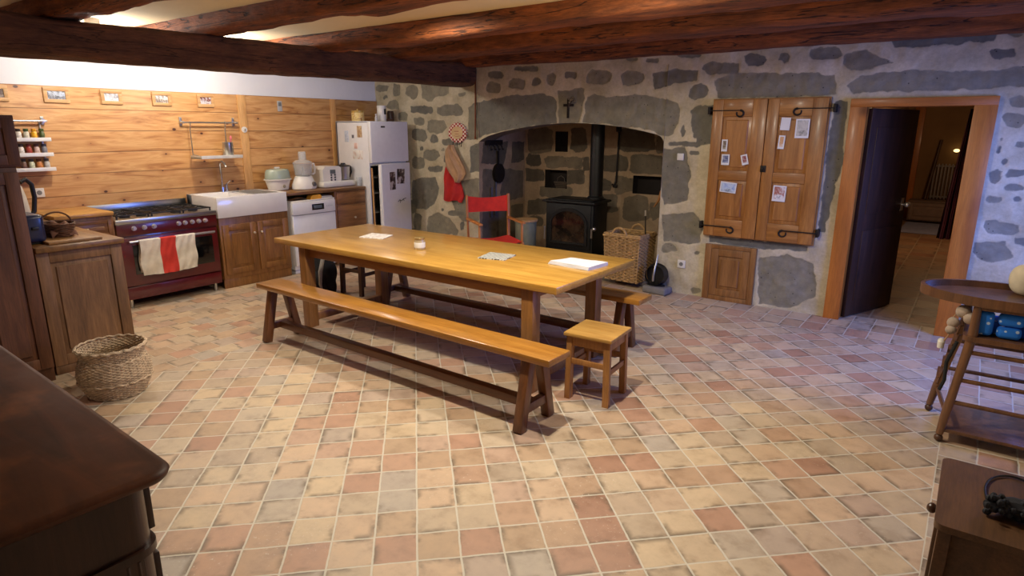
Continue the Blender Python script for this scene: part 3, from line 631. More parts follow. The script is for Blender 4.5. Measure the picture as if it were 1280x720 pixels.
# fireplace recess: left cheek, back, right cheek and the underside of the arch, one shell
NICHES = ((2.19, 2.535, .90, 1.145), (2.33, 2.53, 1.375, 1.65), (3.48, 3.86, .89, 1.13))
def build_recess():
    st = 0.02; V = []; F = []; S = []
    D = 1.0
    def patch(fn, nu, nv, key):
        k = len(V)
        for i in range(nu+1):
            for j in range(nv+1):
                p, ab = fn(i/nu, j/nv); V.append(p); S.append((key,)+ab)
        for i in range(nu):
            for j in range(nv):
                a = k+i*(nv+1)+j; F.append((a, a+nv+1, a+nv+2, a+1))
    H = 2.3
    patch(lambda u, v: ((SP_L, u*D, v*H), (u*D, v*H)), 50, 110, 0)
    patch(lambda u, v: ((SP_L+u*(SP_R-SP_L), D, v*H), (SP_L+u*(SP_R-SP_L), v*H)), 125, 115, 1)
    patch(lambda u, v: ((SP_R, D-u*D, v*H), (D-u*D, v*H)), 40, 80, 2)
    # thickness of the arch
    def soff(u, v):
        x = SP_L+u*(SP_R-SP_L); return (x, v*0.30, arch(x)), (x, v*0.3)
    patch(soff, 120, 12, 3)
    patch(lambda u, v: ((SP_L+u*(SP_R-SP_L), 0.30, arch(SP_L+u*(SP_R-SP_L))*(1-v)+H*v), (0., 0.)), 60, 20, 3)
    patch(lambda u, v: ((SP_L+u*(SP_R-SP_L), 0.3+0.7*v, H), (0., 0.)), 20, 10, 3)
    def in_niche(f):
        cx = sum(V[i][0] for i in f)/4; cy = sum(V[i][1] for i in f)/4; cz = sum(V[i][2] for i in f)/4
        return cy > .999 and any(a0 < cx < a1 and b0 < cz < b1 for a0, a1, b0, b1 in NICHES)
    F = [f for f in F if not in_niche(f)]
    A = np.array(V); key = np.array([q[0] for q in S]); a = np.array([q[1] for q in S]); b = np.array([q[2] for q in S])
    mask = np.zeros(len(A)); tint = np.zeros(len(A))
    cheek = [[(.03, 1.25), (.5, 1.22), (.62, 1.5), (.1, 1.52)], [(.05, .7), (.33, .68), (.4, 1.15), (.06, 1.18)], [(.42, .72), (.95, .75), (.95, 1.12), (.5, 1.16)], [(.05, .1), (.6, .1), (.6, .62), (.05, .64)], [(.68, 1.22), (.97, 1.25), (.97, 1.5), (.7, 1.5)], [(.66, .1), (.96, .1), (.96, .66), (.68, .66)]]
    for kk, lst in ((0, cheek), (1, HEARTH_STONES), (2, cheek)):
        s_ = key == kk; mm, tt = stone_fields(a[s_], b[s_], lst, 21+kk); mask[s_] = mm; tint[s_] = tt
    s_ = key == 3; mask[s_] = 1.0; tint[s_] = 0.6
    me = bpy.data.meshes.new('wall_fireplace'); me.from_pydata([tuple(p) for p in A], [], F); me.materials.append(SOOT)
    for nm, arr in (('stone', mask), ('tint', tint)):
        at = me.attributes.new(nm, 'FLOAT', 'POINT'); at.data.foreach_set('value', arr.astype(np.float32))
    me.polygons.foreach_set('use_smooth', [True]*len(me.polygons)); me.set_sharp_from_angle(angle=0.6); me.update()
    o = bpy.data.objects.new('wall_fireplace', me); COL.objects.link(o); o['kind'] = 'structure'
build_recess()
# raised hearth
b = MB(); b.box(SP_L+.005, SP_R-.005, 0.012, .995, 0.0, .06, .012)
struct('floor_hearth', b, plain('hearth_stone', rgb(104, 96, 86), 0.85, bump=0.6, bs=40))

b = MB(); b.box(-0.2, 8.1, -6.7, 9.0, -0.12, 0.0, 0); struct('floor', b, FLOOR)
b = MB(); b.box(-0.2, 8.1, -6.7, 1.3, WALLTOP, WALLTOP+.12, 0); struct('ceiling', b, CEILM)
b = MB(); b.box(-0.15, 0.0, -6.7, 0.0, 0.0, WALLTOP, 0); struct('wall_left', b, PLAST)
b = MB(); b.box(-0.15, 8.1, -6.8, -6.65, 0.0, WALLTOP, 0); struct('wall_front', b, PLAST)
# unseen right-hand wall, with a window added for the blue light
b = MB()
b.box(7.9, 8.1, -6.65, -1.9, 0, WALLTOP, 0); b.box(7.9, 8.1, -.4, 0.0, 0, WALLTOP, 0)
b.box(7.9, 8.1, -1.9, -.4, 0, .8, 0); b.box(7.9, 8.1, -1.9, -.4, 2.0, WALLTOP, 0)
struct('wall_right', b, PLAST)
b = MB()
for y in (-1.87, -1.15, -.43): b.box(7.91, 7.95, y-.03, y+.03, .81, 1.99, .004)
for z in (.835, 1.4, 1.965): b.box(7.91, 7.95, -1.89, -.41, z-.025, z+.025, .004)
struct('added_window', b, FRAMEW)
# pine panelling on the kitchen wall and its upright battens
b = MB(); b.box(0.002, 0.02, -6.4, -0.003, 0.02, 2.035, .002); struct('trim_1', b, PINE)
b = MB()
for y0, y1 in ((-2.09, -1.99), (-.805, -.722)): b.box(0.02, .034, y0, y1, .9, 2.035, .003)
struct('trim_2', b, wood('pale_batten', rgb(206, 150, 86), rgb(226, 176, 112), 'Z', 0.5, 0, 8, 2.0, 0.3))

# next room seen through the door
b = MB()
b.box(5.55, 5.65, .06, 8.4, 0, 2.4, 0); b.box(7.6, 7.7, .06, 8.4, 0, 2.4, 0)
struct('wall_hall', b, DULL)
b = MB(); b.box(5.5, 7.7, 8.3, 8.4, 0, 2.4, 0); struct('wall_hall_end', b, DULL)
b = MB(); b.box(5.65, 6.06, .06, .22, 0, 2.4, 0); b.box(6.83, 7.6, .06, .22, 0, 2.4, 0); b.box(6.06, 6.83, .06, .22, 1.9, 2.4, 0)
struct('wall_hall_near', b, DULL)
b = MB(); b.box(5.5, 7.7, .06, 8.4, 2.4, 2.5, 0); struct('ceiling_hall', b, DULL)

# door opening: frame, leaf swung into the next room
b = MB(); b.box(5.955, 6.085, -.045, .20, 0, 1.925, .004); b.box(6.812, 6.962, -.045, .20, 0, 1.925, .004)
door = struct('door_1', b, FRAMEW)
b = MB(); b.box(5.955, 6.962, -.05, .205, 1.862, 1.93, .004); part(door, 'lintel', b, FRAMEW_H)
ang = math.atan2(.80, .30); L = .80
b = MB(); b.T = Matrix.Translation((6.10, .06, 0)) @ Matrix.Rotation(ang, 4, 'Z')
b.box(0, L, -.02, .02, .01, 1.855, .003)
for (u0, u1, z0, z1) in ((.1, .7, .15, .8), (.1, .7, .95, 1.7)):
    b.box(u0, u1, -.028, -.018, z0, z1, .006)
leaf = part(door, 'door_leaf', b, LEAFW, 'dark brown door leaf standing open')
b = MB(); b.T = Matrix.Translation((6.10, .06, 0)) @ Matrix.Rotation(ang, 4, 'Z')
b.cyl((.73, -.02, 1.0), (.73, -.06, 1.0), .009); b.ball((.73, -.07, 1.0), .026); b.box(.705, .755, -.026, -.02, .94, 1.06, .003)
part(leaf, 'door_knob', b, SATIN, 'pale metal knob')

# ---------------------------------------------------------------- timbers
def hewn(name, p, q, w, h, seed, mat, label, rough=0.012, wob=0.02):
    """a rough squared log from p to q (centre line)"""
    p = Vector(p); q = Vector(q); L = (q-p).length; d = (q-p).normalized(); side = d.cross(Vector((0, 0, 1))).normalized(); up = side.cross(d)
    n = int(L/.07); k = 24; A = []
    for i in range(n+1):
        s = i/n
        for j in range(k):
            a = 2*PI*(j+.5)/k; c, s2 = math.cos(a), math.sin(a); pw = 0.38
            A.append((s*L, w/2*math.copysign(abs(c)**pw, c), h/2*math.copysign(abs(s2)**pw, s2)))
    A = np.array(A); u, a, c = A[:, 0], A[:, 1], A[:, 2]
    nz = vnoise(u*2.2, a*9, c*9, seed)*rough + vnoise(u*9, a*22, c*22, seed+1)*rough*.45
    a = a*(1+nz/(w/2)) + wob*vnoise(u*.55, u*0, seed=seed+2); c = c*(1+nz/(h/2)) + wob*.5*vnoise(u*.6, u*0+9, seed=seed+3)
    b = MB(); loc = p
    vs = [tuple(d*uu + side*aa + up*cc) for uu, aa, cc in zip(u, a, c)]
    fs = [(i*k+j, i*k+(j+1) % k, (i+1)*k+(j+1) % k, (i+1)*k+j) for i in range(n) for j in range(k)]
    fs += [tuple(range(k)), tuple(n*k+j for j in range(k))]
    b.add(vs, fs)
    return solo(name, b, mat, label, 'beam', loc, smooth=0.9)
hewn('ceiling_beam', (1.665, -6.6, 2.235), (1.665, -.005, 2.30), .31, .255, 41, BEAM_Y, 'long rounded main beam hanging over the kitchen edge, carrying the other beams', 0.014, 0.012)
for (yf, wid, sd, zz, lab) in ((-5.25, .27, 3, 2.395, 'cross beam nearest the viewer, crossing the top left corner'),
      (-4.17, .27, 5, 2.395, 'cross beam running above the cooker end, first dark one at top left'),
      (-3.15, .28, 7, 2.395, 'cross beam over the front bench, between two cream ceiling strips'),
      (-2.02, .28, 9, 2.383, 'cross beam over the table, just behind the last cream ceiling strip'),
      (-.93, .40, 13, 2.378, 'cross beam second from the stone wall, low and orange lit')):
    hewn('ceiling_beam', (.04, yf-wid/2, zz+.08), (7.89, yf-wid/2, zz+.08), wid, .17, sd, BEAM, lab, 0.016, 0.022)
hewn('ceiling_beam', (.04, -.12, 2.46), (7.89, -.12, 2.44), .22, .15, 17, BEAM, 'reddish beam lying along the top of the stone wall', 0.012, 0.02)
# ================================================================ dining table, benches, stools
t_ = thing('dining_table', 'long golden oak farmhouse table on square legs in the middle of the room', 'table', (3.53, -2.567, 0), 0.0)
LX, LY = 1.45, .5315
b = MB(); b.box(-LX, LX, -LY, LY, .703, .75, .006); part(t_, 'tabletop', b, OAK_T)
b = MB()
for yc in (-.455, .36): b.box(-1.13, 1.17, yc-.012, yc+.012, .62, .704, .002)
for x in (-1.10, 1.20): b.box(x-.012, x+.012, -.44, .35, .62, .704, .002)
part(t_, 'apron', b, wood('oak_apron', rgb(128, 78, 32), rgb(158, 102, 48), 'X', 0.4, 0.2, 10, 2.0, 0.3))
for x in (-1.10, 1.215):
    for yc in (-.46, .36):
        b = MB(); b.box(x-.045, x+.045, yc-.045, yc+.045, 0, .704, .005); part(t_, 'leg', b, OAK_L)
    b = MB(); b.box(x-.03, x+.03, -.416, .316, .05, .115, .004); part(t_, 'stretcher', b, OAK_L)

def bench(loc, rz, length, depth, label, zt=.46):
    r = thing('bench', label, 'bench', loc, rz, )
    hl, hd = length/2, depth/2
    b = MB(); b.box(-hl, hl, -hd, hd, zt-.042, zt, .008); part(r, 'seat', b, BENCH_T)
    for x in (-hl+.15, hl-.17):
        for s in (-1, 1):
            b = MB(); b.bar((x, s*(hd+.035), 0), (x, s*(hd-.055), zt-.035), .062, .062, .008, up=(1, 0, 0)); part(r, 'leg', b, BENCH_L)
        b = MB(); b.box(x-.022, x+.022, -hd-.005, hd+.005, .10, .155, .004); part(r, 'end_stretcher', b, BENCH_L)
    b = MB(); b.box(-hl+.16, hl-.18, -.03, .03, .095, .15, .004); part(r, 'long_stretcher', b, BENCH_R)
    return r
# near bench: its end corners were surveyed at (2.35,-3.47) and (5.20,-3.51)
bench((3.778, -3.379, 0), -.0154, 2.852, .222, 'long golden oak bench on the near side of the table')
bench((3.64, -1.972, 0), 0.0, 2.84, .222, 'oak bench on the far side of the table, facing the fireplace')

def stool(loc, rz, w, h, label, top, legm, rails=True):
    r = thing('stool', label, 'stool', loc, rz)
    b = MB(); b.box(-w/2, w/2, -w/2, w/2, h-.024, h, .005); part(r, 'seat', b, top)
    i = w/2-.03
    for sx in (-1, 1):
        for sy in (-1, 1):
            b = MB(); b.bar((sx*i, sy*i, 0), (sx*(i-.006), sy*(i-.006), h-.022), .036, .036, .003, up=(1, 0, 0)); part(r, 'leg', b, legm)
    for sx in (-1, 1):
        b = MB(); b.box(sx*i-.008, sx*i+.008, -i+.015, i-.015, h-.085, h-.024, .002); b.box(-i+.015, i-.015, sx*i-.008, sx*i+.008, h-.085, h-.024, .002); part(r, 'apron', b, legm)
    for k, (z0, z1) in enumerate(((.20, .235),)):
        for s in (-1, 1):
            b = MB(); b.box(s*i-.008, s*i+.008, -i+.015, i-.015, z0, z1, .002); part(r, 'rung', b, legm)
            b = MB(); b.box(-i+.015, i-.015, s*i-.008, s*i+.008, z0+.04, z1+.04, .002); part(r, 'rung', b, legm)
    return r
stool((5.127, -2.827, 0), .071, .325, .4465, 'small square wooden stool with pale top at the near end of the table', STOOL_T, STOOL_L)
stool((1.87, -1.98, 0), .05, .34, .45, 'dark wooden stool behind the far left end of the table', BROWN_DK, BROWN_DK)

# backpack leaning against the dark stool
r = thing('backpack', 'black backpack with grey straps leaning by the dark stool', 'backpack', (1.58, -2.25, 0), .35)
b = MB()
def bag(u, v):
    a = 2*PI*u; z = v*.47; k = (math.sin(PI*min(1, .14+v*.86))**.38)
    n = 1+.05*math.sin(5*a+9*v)+.04*math.sin(11*v+3*a)
    return (.15*math.copysign(abs(math.cos(a))**.7, math.cos(a))*k*n, .105*math.copysign(abs(math.sin(a))**.7, math.sin(a))*k*n-.05*v, z)
b.grid(bag, 36, 20); part(r, 'body', b, BLACKC)
b = MB()
b.grid(lambda u, v: ((.115*math.cos(2*PI*u))*(1-.25*v), -.10-.04*math.sin(PI*v)*max(0, 1)*.9+.03*math.sin(2*PI*u), .06+.2*v), 20, 8); part(r, 'front_pocket', b, BLACKC)
for s in (-1, 1):
    b = MB(); b.tube([(s*.09, -.03, .46), (s*.10, -.13, .40), (s*.09, -.175, .27), (s*.07, -.16, .13), (s*.06, -.12, .06)], [.014, .02, .022, .016, .01], 8); part(r, 'strap', b, plain('grey_strap', rgb(150, 146, 140), .8), 'grey webbing strap')
b = MB(); b.grid(lambda u, v: (-.10+.12*u+.02*math.sin(7*v), -.02-.09*v-.05*math.sin(PI*u), .44-.22*v+.04*math.sin(6*u)), 10, 10); b.grid(lambda u, v: (-.10+.12*u+.02*math.sin(7*v), -.03-.09*v-.05*math.sin(PI*u), .435-.22*v+.04*math.sin(6*u)), 10, 10); part(r, 'flap', b, GREYC, 'grey flap')

# things lying on the table
def pages(name, pts, z, th, mats, label, cat, sheets=1):
    """flat stack with corner points pts (world)"""
    c = (sum(p[0] for p in pts)/4, sum(p[1] for p in pts)/4)
    b = MB()
    for k in range(sheets):
        d = .004*k
        P = [(p[0]-c[0]+d*(.5 if i % 2 else -.6), p[1]-c[1]+d*.7) for i, p in enumerate(pts)]
        b.prism(P, 'z', k*th, (k+1)*th*.96, 0)
    return solo(name, b, mats, label, cat, (c[0], c[1], z))
t = NT('printed_page'); tc = t.n('ShaderNodeTexCoord').outputs['Object']
t.p(Base_Color=t.ramp(t.noise(tc, 38.0, 1.0), [(0.46, rgb(232, 228, 222)), (0.5, rgb(206, 190, 180)), (0.58, rgb(226, 222, 216)), (0.66, rgb(196, 176, 170))]), Roughness=0.6); PAGE = t.m
pages('placemat', [(2.655, -2.639), (2.891, -2.585), (2.809, -2.388), (2.58, -2.427)], .7502, .0035, PAGE, 'white printed sheet at the far left end of the table', 'paper', 2)
t = NT('checked_weave'); tc = t.n('ShaderNodeTexCoord').outputs['Object']
mp = t.n('ShaderNodeMapping', {'Vector': tc, 'Rotation': (0, 0, .785)}).outputs[0]
ck = t.n('ShaderNodeTexChecker', {0: mp, 3: 58.0}).outputs['Fac']
t.p(Base_Color=t.mix(ck, rgb(72, 72, 68), rgb(206, 204, 196)), Roughness=0.7); CHECK = t.m
pages('trivet', [(4.045, -2.706), (4.251, -2.657), (4.208, -2.45), (3.987, -2.481)], .7502, .007, CHECK, 'grey and white checked mat on the middle of the table', 'mat')
b = MB()
P = [(4.564, -2.555), (4.904, -2.585), (4.927, -2.345), (4.628, -2.368)]
c = (sum(p[0] for p in P)/4, sum(p[1] for p in P)/4)
for k in range(3):
    f = 1-.02*k
    def q(u, v, top, f=f, k=k):
        x = (P[0][0]*(1-u)+P[1][0]*u)*(1-v)+(P[3][0]*(1-u)+P[2][0]*u)*v; y = (P[0][1]*(1-u)+P[1][1]*u)*(1-v)+(P[3][1]*(1-u)+P[2][1]*u)*v
        return ((x-c[0])*f+.004*k, (y-c[1])*f, .0085*k+(.009 if top else 0.0008)+.0012*math.sin(9*u+5*v+k))
    b.grid(lambda u, v: q(u, v, 1), 12, 8); b.grid(lambda u, v: q(u, v, 0), 12, 8)
    ring = [(i/12, 0) for i in range(13)]+[(1, j/8) for j in range(1, 9)]+[(1-i/12, 1) for i in range(1, 13)]+[(0, 1-j/8) for j in range(1, 9)]
    vs = [q(u, v, 1) for u, v in ring]+[q(u, v, 0) for u, v in ring]; n = len(ring)
    b.add(vs, [(i, (i+1) % n, n+(i+1) % n, n+i) for i in range(n)])
solo('folded_cloth', b, plain('white_linen', rgb(206, 206, 212), 0.8, var=.04), 'white folded cloth near the right-hand end of the table', 'cloth', (c[0], c[1], .7502))
r = thing('candle_jar', 'small glass candle jar standing on the table', 'candle', (3.45, -2.70, .7502))
r.scale = (1.15, 1.15, 1.3)
b = MB(); b.lathe([(.034, 0), (.037, .004), (.037, .05), (.033, .058), (.033, .07), (.030, .071), (.029, .052), (.0, .05)], seg=24); part(r, 'jar', b, plain('candle_glass', rgb(176, 156, 122), .2, coat=.4))
b = MB(); b.lathe([(.0375, .012), (.0378, .013), (.0378, .042), (.0375, .043)], seg=24); part(r, 'paper_band', b, PAPER, 'white paper band')
b = MB(); b.lathe([(.0335, .0585), (.035, .06), (.035, .07), (.033, .0715)], seg=24); part(r, 'rim', b, plain('brass_rim', rgb(170, 140, 90), .4, .6))
# ================================================================ kitchen along the pine wall
XF = 0.632
def panel_door(w, h, th=.02, rail=.06, M=None):
    """framed door with a raised field, in the plane y=0 facing -y, lower left corner at the origin"""
    b = MB(); b.T = M
    b.box(0, rail, -th, 0, 0, h, .003); b.box(w-rail, w, -th, 0, 0, h, .003)
    b.box(rail, w-rail, -th, 0, 0, rail, .003); b.box(rail, w-rail, -th, 0, h-rail, h, .003)
    b.box(rail, w-rail, -th*.45, 0, rail, h-rail, .001)
    f = rail+.028
    if w-2*f > .03 and h-2*f > .03: b.box(f, w-f, -th*.85, -th*.3, f, h-f, .009, seg=1)
    return b
def tr(x, y, z): return Matrix.Translation((x, y, z))
def knob(par, x, z, y=-.02, r=.014, mat=None):
    b = MB(); b.cyl((x, y, z), (x, y-.016, z), r*.45, r*.45, 12); b.ball((x, y-.024, z), r, r*.8, r, 14, 8); return part(par, 'knob', b, mat or SATIN, 'round pale knob')

# ---- range cooker (local x runs to the right along the wall, y into the wall)
r = thing('range_cooker', 'wide burgundy range cooker with gas hob on the kitchen wall', 'cooker', (XF, -3.768, 0), R90)
W = .955
b = MB(); b.box(0, W, .012, .60, .10, .80, .004); part(r, 'body', b, BURG)
b = MB(); b.box(.0, W, -.012, .012, .69, .805, .006); part(r, 'control_panel', b, BURG)
b = MB(); b.box(-.003, W+.003, -.02, .61, .805, .847, .006); hob = part(r, 'hob', b, STEEL, 'stainless steel hob top')
for i, x in enumerate((.15, .30, .46, .62, .80)):
    for y in ((.15, .44) if i != 2 else (.29,)):
        rr = .045 if i != 2 else .065
        b = MB(); b.lathe([(rr, .847), (rr, .857), (rr*.7, .862), (rr*.65, .868), (0, .869)], (x, y, 0), 20); part(hob, 'burner', b, BLACK, 'black burner cap')
for x0, x1 in ((.03, .32), (.34, .62), (.64, .925)):
    b = MB()
    for y in (.03, .295, .56): b.box(x0, x1, y-.006, y+.006, .872, .884, .002)
    for x in (x0+.006, (x0+x1)/2, x1-.006): b.box(x-.006, x+.006, .03, .56, .872, .884, .002)
    for x in (x0+.006, x1-.006):
        for y in (.035, .555): b.box(x-.006, x+.006, y-.006, y+.006, .847, .874, .001)
    for cx in (x0*.75+x1*.25, x0*.25+x1*.75):
        for cy in (.16, .43): b.bar((cx-.05, cy-.05, .878), (cx+.05, cy+.05, .878), .01, .01, .001); b.bar((cx-.05, cy+.05, .878), (cx+.05, cy-.05, .878), .01, .01, .001)
    part(r, 'pan_support', b, BLACK, 'black cast pan support')
b = MB(); b.box(0, W, .585, .61, .847, .935, .003); part(r, 'backsplash', b, STEEL, 'steel upstand behind the hob')
for x in (.15, .243, .331, .565, .628, .70, .765, .832):
    b = MB(); b.cyl((x, -.012, .758), (x, -.020, .758), .023, .022, 20); b.cyl((x, -.020, .758), (x, -.040, .758), .017, .015, 20); b.box(x-.003, x+.003, -.043, -.039, .745, .772, .001); part(r, 'control_knob', b, SATIN, 'round metal control knob')
b = MB(); b.box(.01, W-.01, -.012, .012, .215, .675, .006); od = part(r, 'oven_door', b, BURG)
b = MB(); b.box(.115, W-.07, -.0145, -.0115, .32, .60, .001); part(od, 'oven_window', b, BLACKG, 'black oven glass')
b = MB(); b.cyl((.075, -.055, .638), (W-.06, -.055, .638), .012, .012, 16)
for x in (.11, W-.095): b.cyl((x, -.012, .638), (x, -.055, .638), .008, .008, 10)
part(od, 'handle', b, STEEL, 'steel oven handle bar')
b = MB(); b.box(.01, W-.01, -.008, .012, .085, .205, .005); part(r, 'storage_drawer', b, BURG)
for x in (.06, W-.06):
    for y in (.05, .55):
        b = MB(); b.cyl((x, y, 0), (x, y, .1), .018, .02, 12); part(r, 'foot', b, STEEL)
# ---- towel over the oven handle, white with a red band
b = MB(); nu, nv = 60, 30
def tw(side):
    def fn(u, v):
        x = .155+.527*u; a = .006*math.sin(23*u+4*v)*v+.004*math.sin(47*u+11*v+side)+.005*v*math.sin(9*u+13*v)
        dr = (.32 if side else .355)+.014*math.sin(3*u+side*2)
        yy = -.0715 if side == 0 else -.0385
        if v < .06: return (x, -.055+(yy+.055)*v/.06, .6535-.003*v/.06)
        return (x+.006*math.sin(7*v+u*3)-.01*v, yy-(.008*v if side == 0 else -.004*v)+a*(1 if side == 0 else .4)-.004, .6505-(v-.06)*dr)
    return fn
for side in (0, 1):
    k = len(b.f); b.grid(tw(side), nu, nv)
    for j in range(nv):
        for i in range(nu):
            b.mi[k+j*nu+i] = 1 if 21 <= i < 38 else 0
solo('tea_towel', b, [TOWELW, TOWELR], 'crumpled white towel with a red middle band hanging from the oven handle', 'towel', (XF, -3.768, 0), R90, smooth=1.5)

# ---- base unit left of the cooker
r = thing('base_cabinet', 'oak base cabinet left of the cooker, with a drawer', 'cabinet', (XF, -4.235, 0), R90)
b = MB(); b.box(0, .46, .0, .60, .08, .90, .003); b.box(.02, .44, .05, .58, 0, .08, .001); part(r, 'body', b, CAB)
b = panel_door(.42, .16, .018, .035, tr(.02, 0, .71)); d = part(r, 'drawer', b, CAB_H); knob(d, .23, .79, -.015)
b = panel_door(.42, .57, .018, .06, tr(.02, 0, .11)); d = part(r, 'door', b, CAB); knob(d, .38, .60, -.015)
b = MB(); b.box(-.005, .462, -.03, .60, .90, .935, .006); part(r, 'worktop', b, WTOP, 'pale oiled worktop')

# ---- peninsula with a framed end panel towards the room
r = thing('peninsula_cabinet', 'greyed oak peninsula cabinet with a framed end panel, behind the wicker basket', 'cabinet', (1.98, -4.55, 0), 0)
b = MB(); b.box(-1.93, -.02, -.24, .275, 0.06, .862, .003); b.box(-1.9, -.05, -.23, .25, 0, .06, .001); part(r, 'body', b, CAB_D)
b = panel_door(.525, .80, .02, .075, Matrix.Translation((-.02, -.24, .062)) @ Matrix.Rotation(R90, 4, 'Z')); part(r, 'end_panel', b, CAB_D)
b = MB(); b.box(-.02, -.004, -.24, .285, 0, .06, .002); part(r, 'plinth', b, CAB_D)
b = MB(); b.box(-1.95, .03, -.243, .30, .862, .90, .007); part(r, 'worktop', b, WTOP_D)

# ---- sink unit
r = thing('sink_cabinet', 'oak cabinet with two panelled doors under the white sink', 'cabinet', (XF, -2.79, 0), R90)
b = MB(); b.box(0, .82, .0, .60, .10, .755, .003); b.box(.0, .82, .012, .03, 0, .10, .002); part(r, 'body', b, CAB)
for i, x in enumerate((.025, .425)):
    b = panel_door(.375, .53, .02, .065, tr(x, 0, .15)); d = part(r, 'door', b, CAB); knob(d, x+(.345 if i == 0 else .03), .568, -.02)
r = thing('farmhouse_sink', 'deep white ceramic farmhouse sink with two bowls', 'sink', (XF, -2.79, 0), R90)
b = MB(); W = .825
def bowlbox(b, x0, x1, y0, y1, z0, z1):
    b.add([(x0, y0, z1), (x1, y0, z1), (x1, y1, z1), (x0, y1, z1), (x0+.02, y0+.02, z0), (x1-.02, y0+.02, z0), (x1-.02, y1-.02, z0), (x0+.02, y1-.02, z0)],
          [(0, 1, 5, 4), (1, 2, 6, 5), (2, 3, 7, 6), (3, 0, 4, 7), (4, 5, 6, 7)])
b.box(-.01, W-.01, -.022, 0.0, .757, .975, .008)
b.box(-.01, .012, 0.0, .585, .757, .975, .008); b.box(W-.032, W-.01, 0.0, .585, .757, .975, .008)
b.box(-.01, W-.01, .47, .59, .757, .975, .008); b.box(.012, W-.032, 0, .47, .757, .775, 0)
b.box(.40, .43, 0.0, .47, .775, .972, .008); b.box(.43, W-.032, 0, .47, .775, .958, .004)
part(r, 'basin', b, CERAM)
b = MB()
for k in range(7): b.bar((.445+.045*k, .01, .978), (.445+.045*k, .46, .978), .006, .006, .001)
for y in (.02, .45): b.bar((.44, y, .974), (.735, y, .974), .006, .006, .001)
solo('draining_rack', b, STEEL, 'thin wire draining rack lying over the right bowl of the sink', 'rack', (XF, -2.79, 0), R90)
r = thing('kitchen_tap', 'tall chrome kitchen tap behind the white sink', 'tap', (.11, -2.42, .975), R90)
b = MB(); b.cyl((0, 0, 0), (0, 0, .05), .026, .022, 18); part(r, 'base', b, CHROME)
b = MB(); b.tube([(0, 0, .04), (0, 0, .17), (-.004, -.004, .28), (-.015, -.03, .325), (-.02, -.08, .335), (-.02, -.13, .315), (-.02, -.15, .28)], .0125, 12); part(r, 'spout', b, CHROME)
b = MB(); b.cyl((.05, 0, 0), (.05, 0, .08), .018, .017, 14); b.bar((.05, 0, .08), (.075, -.05, .125), .016, .01, .003); part(r, 'lever', b, CHROME)

# ---- worktop to the right of the sink, with units below
b = MB(); b.box(0, 1.145, -.025, .615, 0, .035, .007)
solo('worktop', b, WTOP_D, 'brown wooden worktop right of the sink carrying the white appliances', 'worktop', (XF, -1.968, .922), R90)
r = thing('dishwasher', 'white dishwasher under the worktop beside the sink cabinet', 'dishwasher', (XF+.03, -1.925, 0), R90)
b = MB(); b.box(0, .598, .03, .60, .05, .84, .004); b.box(.02, .58, .06, .58, 0, .05, .001); part(r, 'body', b, WHITE)
b = MB(); b.box(0, .598, -.004, .03, .10, .69, .006); b.box(.03, .57, -.012, -.003, .10, .12, .002); part(r, 'door', b, WHITE)
b = MB(); b.box(0, .598, -.012, .03, .695, .84, .010); cp = part(r, 'control_panel', b, WHITE)
b = MB(); b.box(.26, .43, -.0145, -.011, .735, .805, .002); part(cp, 'display', b, BLACKG, 'black display window')
b = MB(); b.box(.285, .40, -.0160, -.0140, .752, .79, .001); part(cp, 'screen', b, plain('grey_screen', rgb(96, 104, 112), .2), 'grey screen')
for x in (.47, .495, .52, .545):
    b = MB(); b.cyl((x, -.011, .77), (x, -.015, .77), .006, .006, 10); part(cp, 'button', b, plain('grey_button', rgb(170, 170, 172), .4))
b = MB(); b.box(.0, .598, -.002, .60, .84, .858, .004); part(r, 'lid', b, WHITE2)
# things on top of the dishwasher, under the worktop edge
b = MB(); b.prism([(0, 0), (.15, 0), (.16, .03), (.13, .052), (.05, .05), (.02, .04)], 'y', 0, .09); solo('sponge_cloth', b, plain('yellow_sponge', rgb(214, 150, 48), .8, bump=.4), 'yellow sponge lying on the front edge of the dishwasher', 'sponge', (XF+.02, -1.66, .858), R90)
b = MB(); b.box(.14, .30, 0, .3, 0, .012, .003); b.box(.15, .30, .01, .3, .0125, .022, .003); solo('white_tray', b, WHITE2, 'flat white tray lying on the dishwasher, right of the sponge', 'tray', (XF, -1.63, .858), R90)
b = MB()
b.grid(lambda u, v: (.22*u, .12*v, .0035+.032*abs(math.sin(PI*u))*(.6+.4*math.sin(5*v))), 14, 8); b.grid(lambda u, v: (.22*u, .12*v, .001), 14, 8)
solo('brown_cloth', b, plain('brown_rag', rgb(128, 84, 48), .9), 'crumpled brown cloth on the dishwasher, left of the sponge', 'cloth', (XF+.0, -1.91, .858), R90)
r = thing('drawer_cabinet', 'oak drawer cabinet between the dishwasher and the refrigerator', 'cabinet', (XF, -1.30, 0), R90)
b = MB(); b.box(0, .48, 0, .60, .08, .918, .003); b.box(.02, .46, .05, .58, 0, .08, .001); part(r, 'body', b, CAB)
for (z0, z1, kz) in ((.765, .905, None), (.44, .75, .585), (.11, .425, .28)):
    b = MB(); b.box(.02, .465, -.018, 0, z0, z1, .005); b.box(.03, .455, -.021, -.016, z0+.012, z1-.012, .004); d = part(r, 'drawer', b, CAB_H)
    if kz: knob(d, .27, kz, -.02)

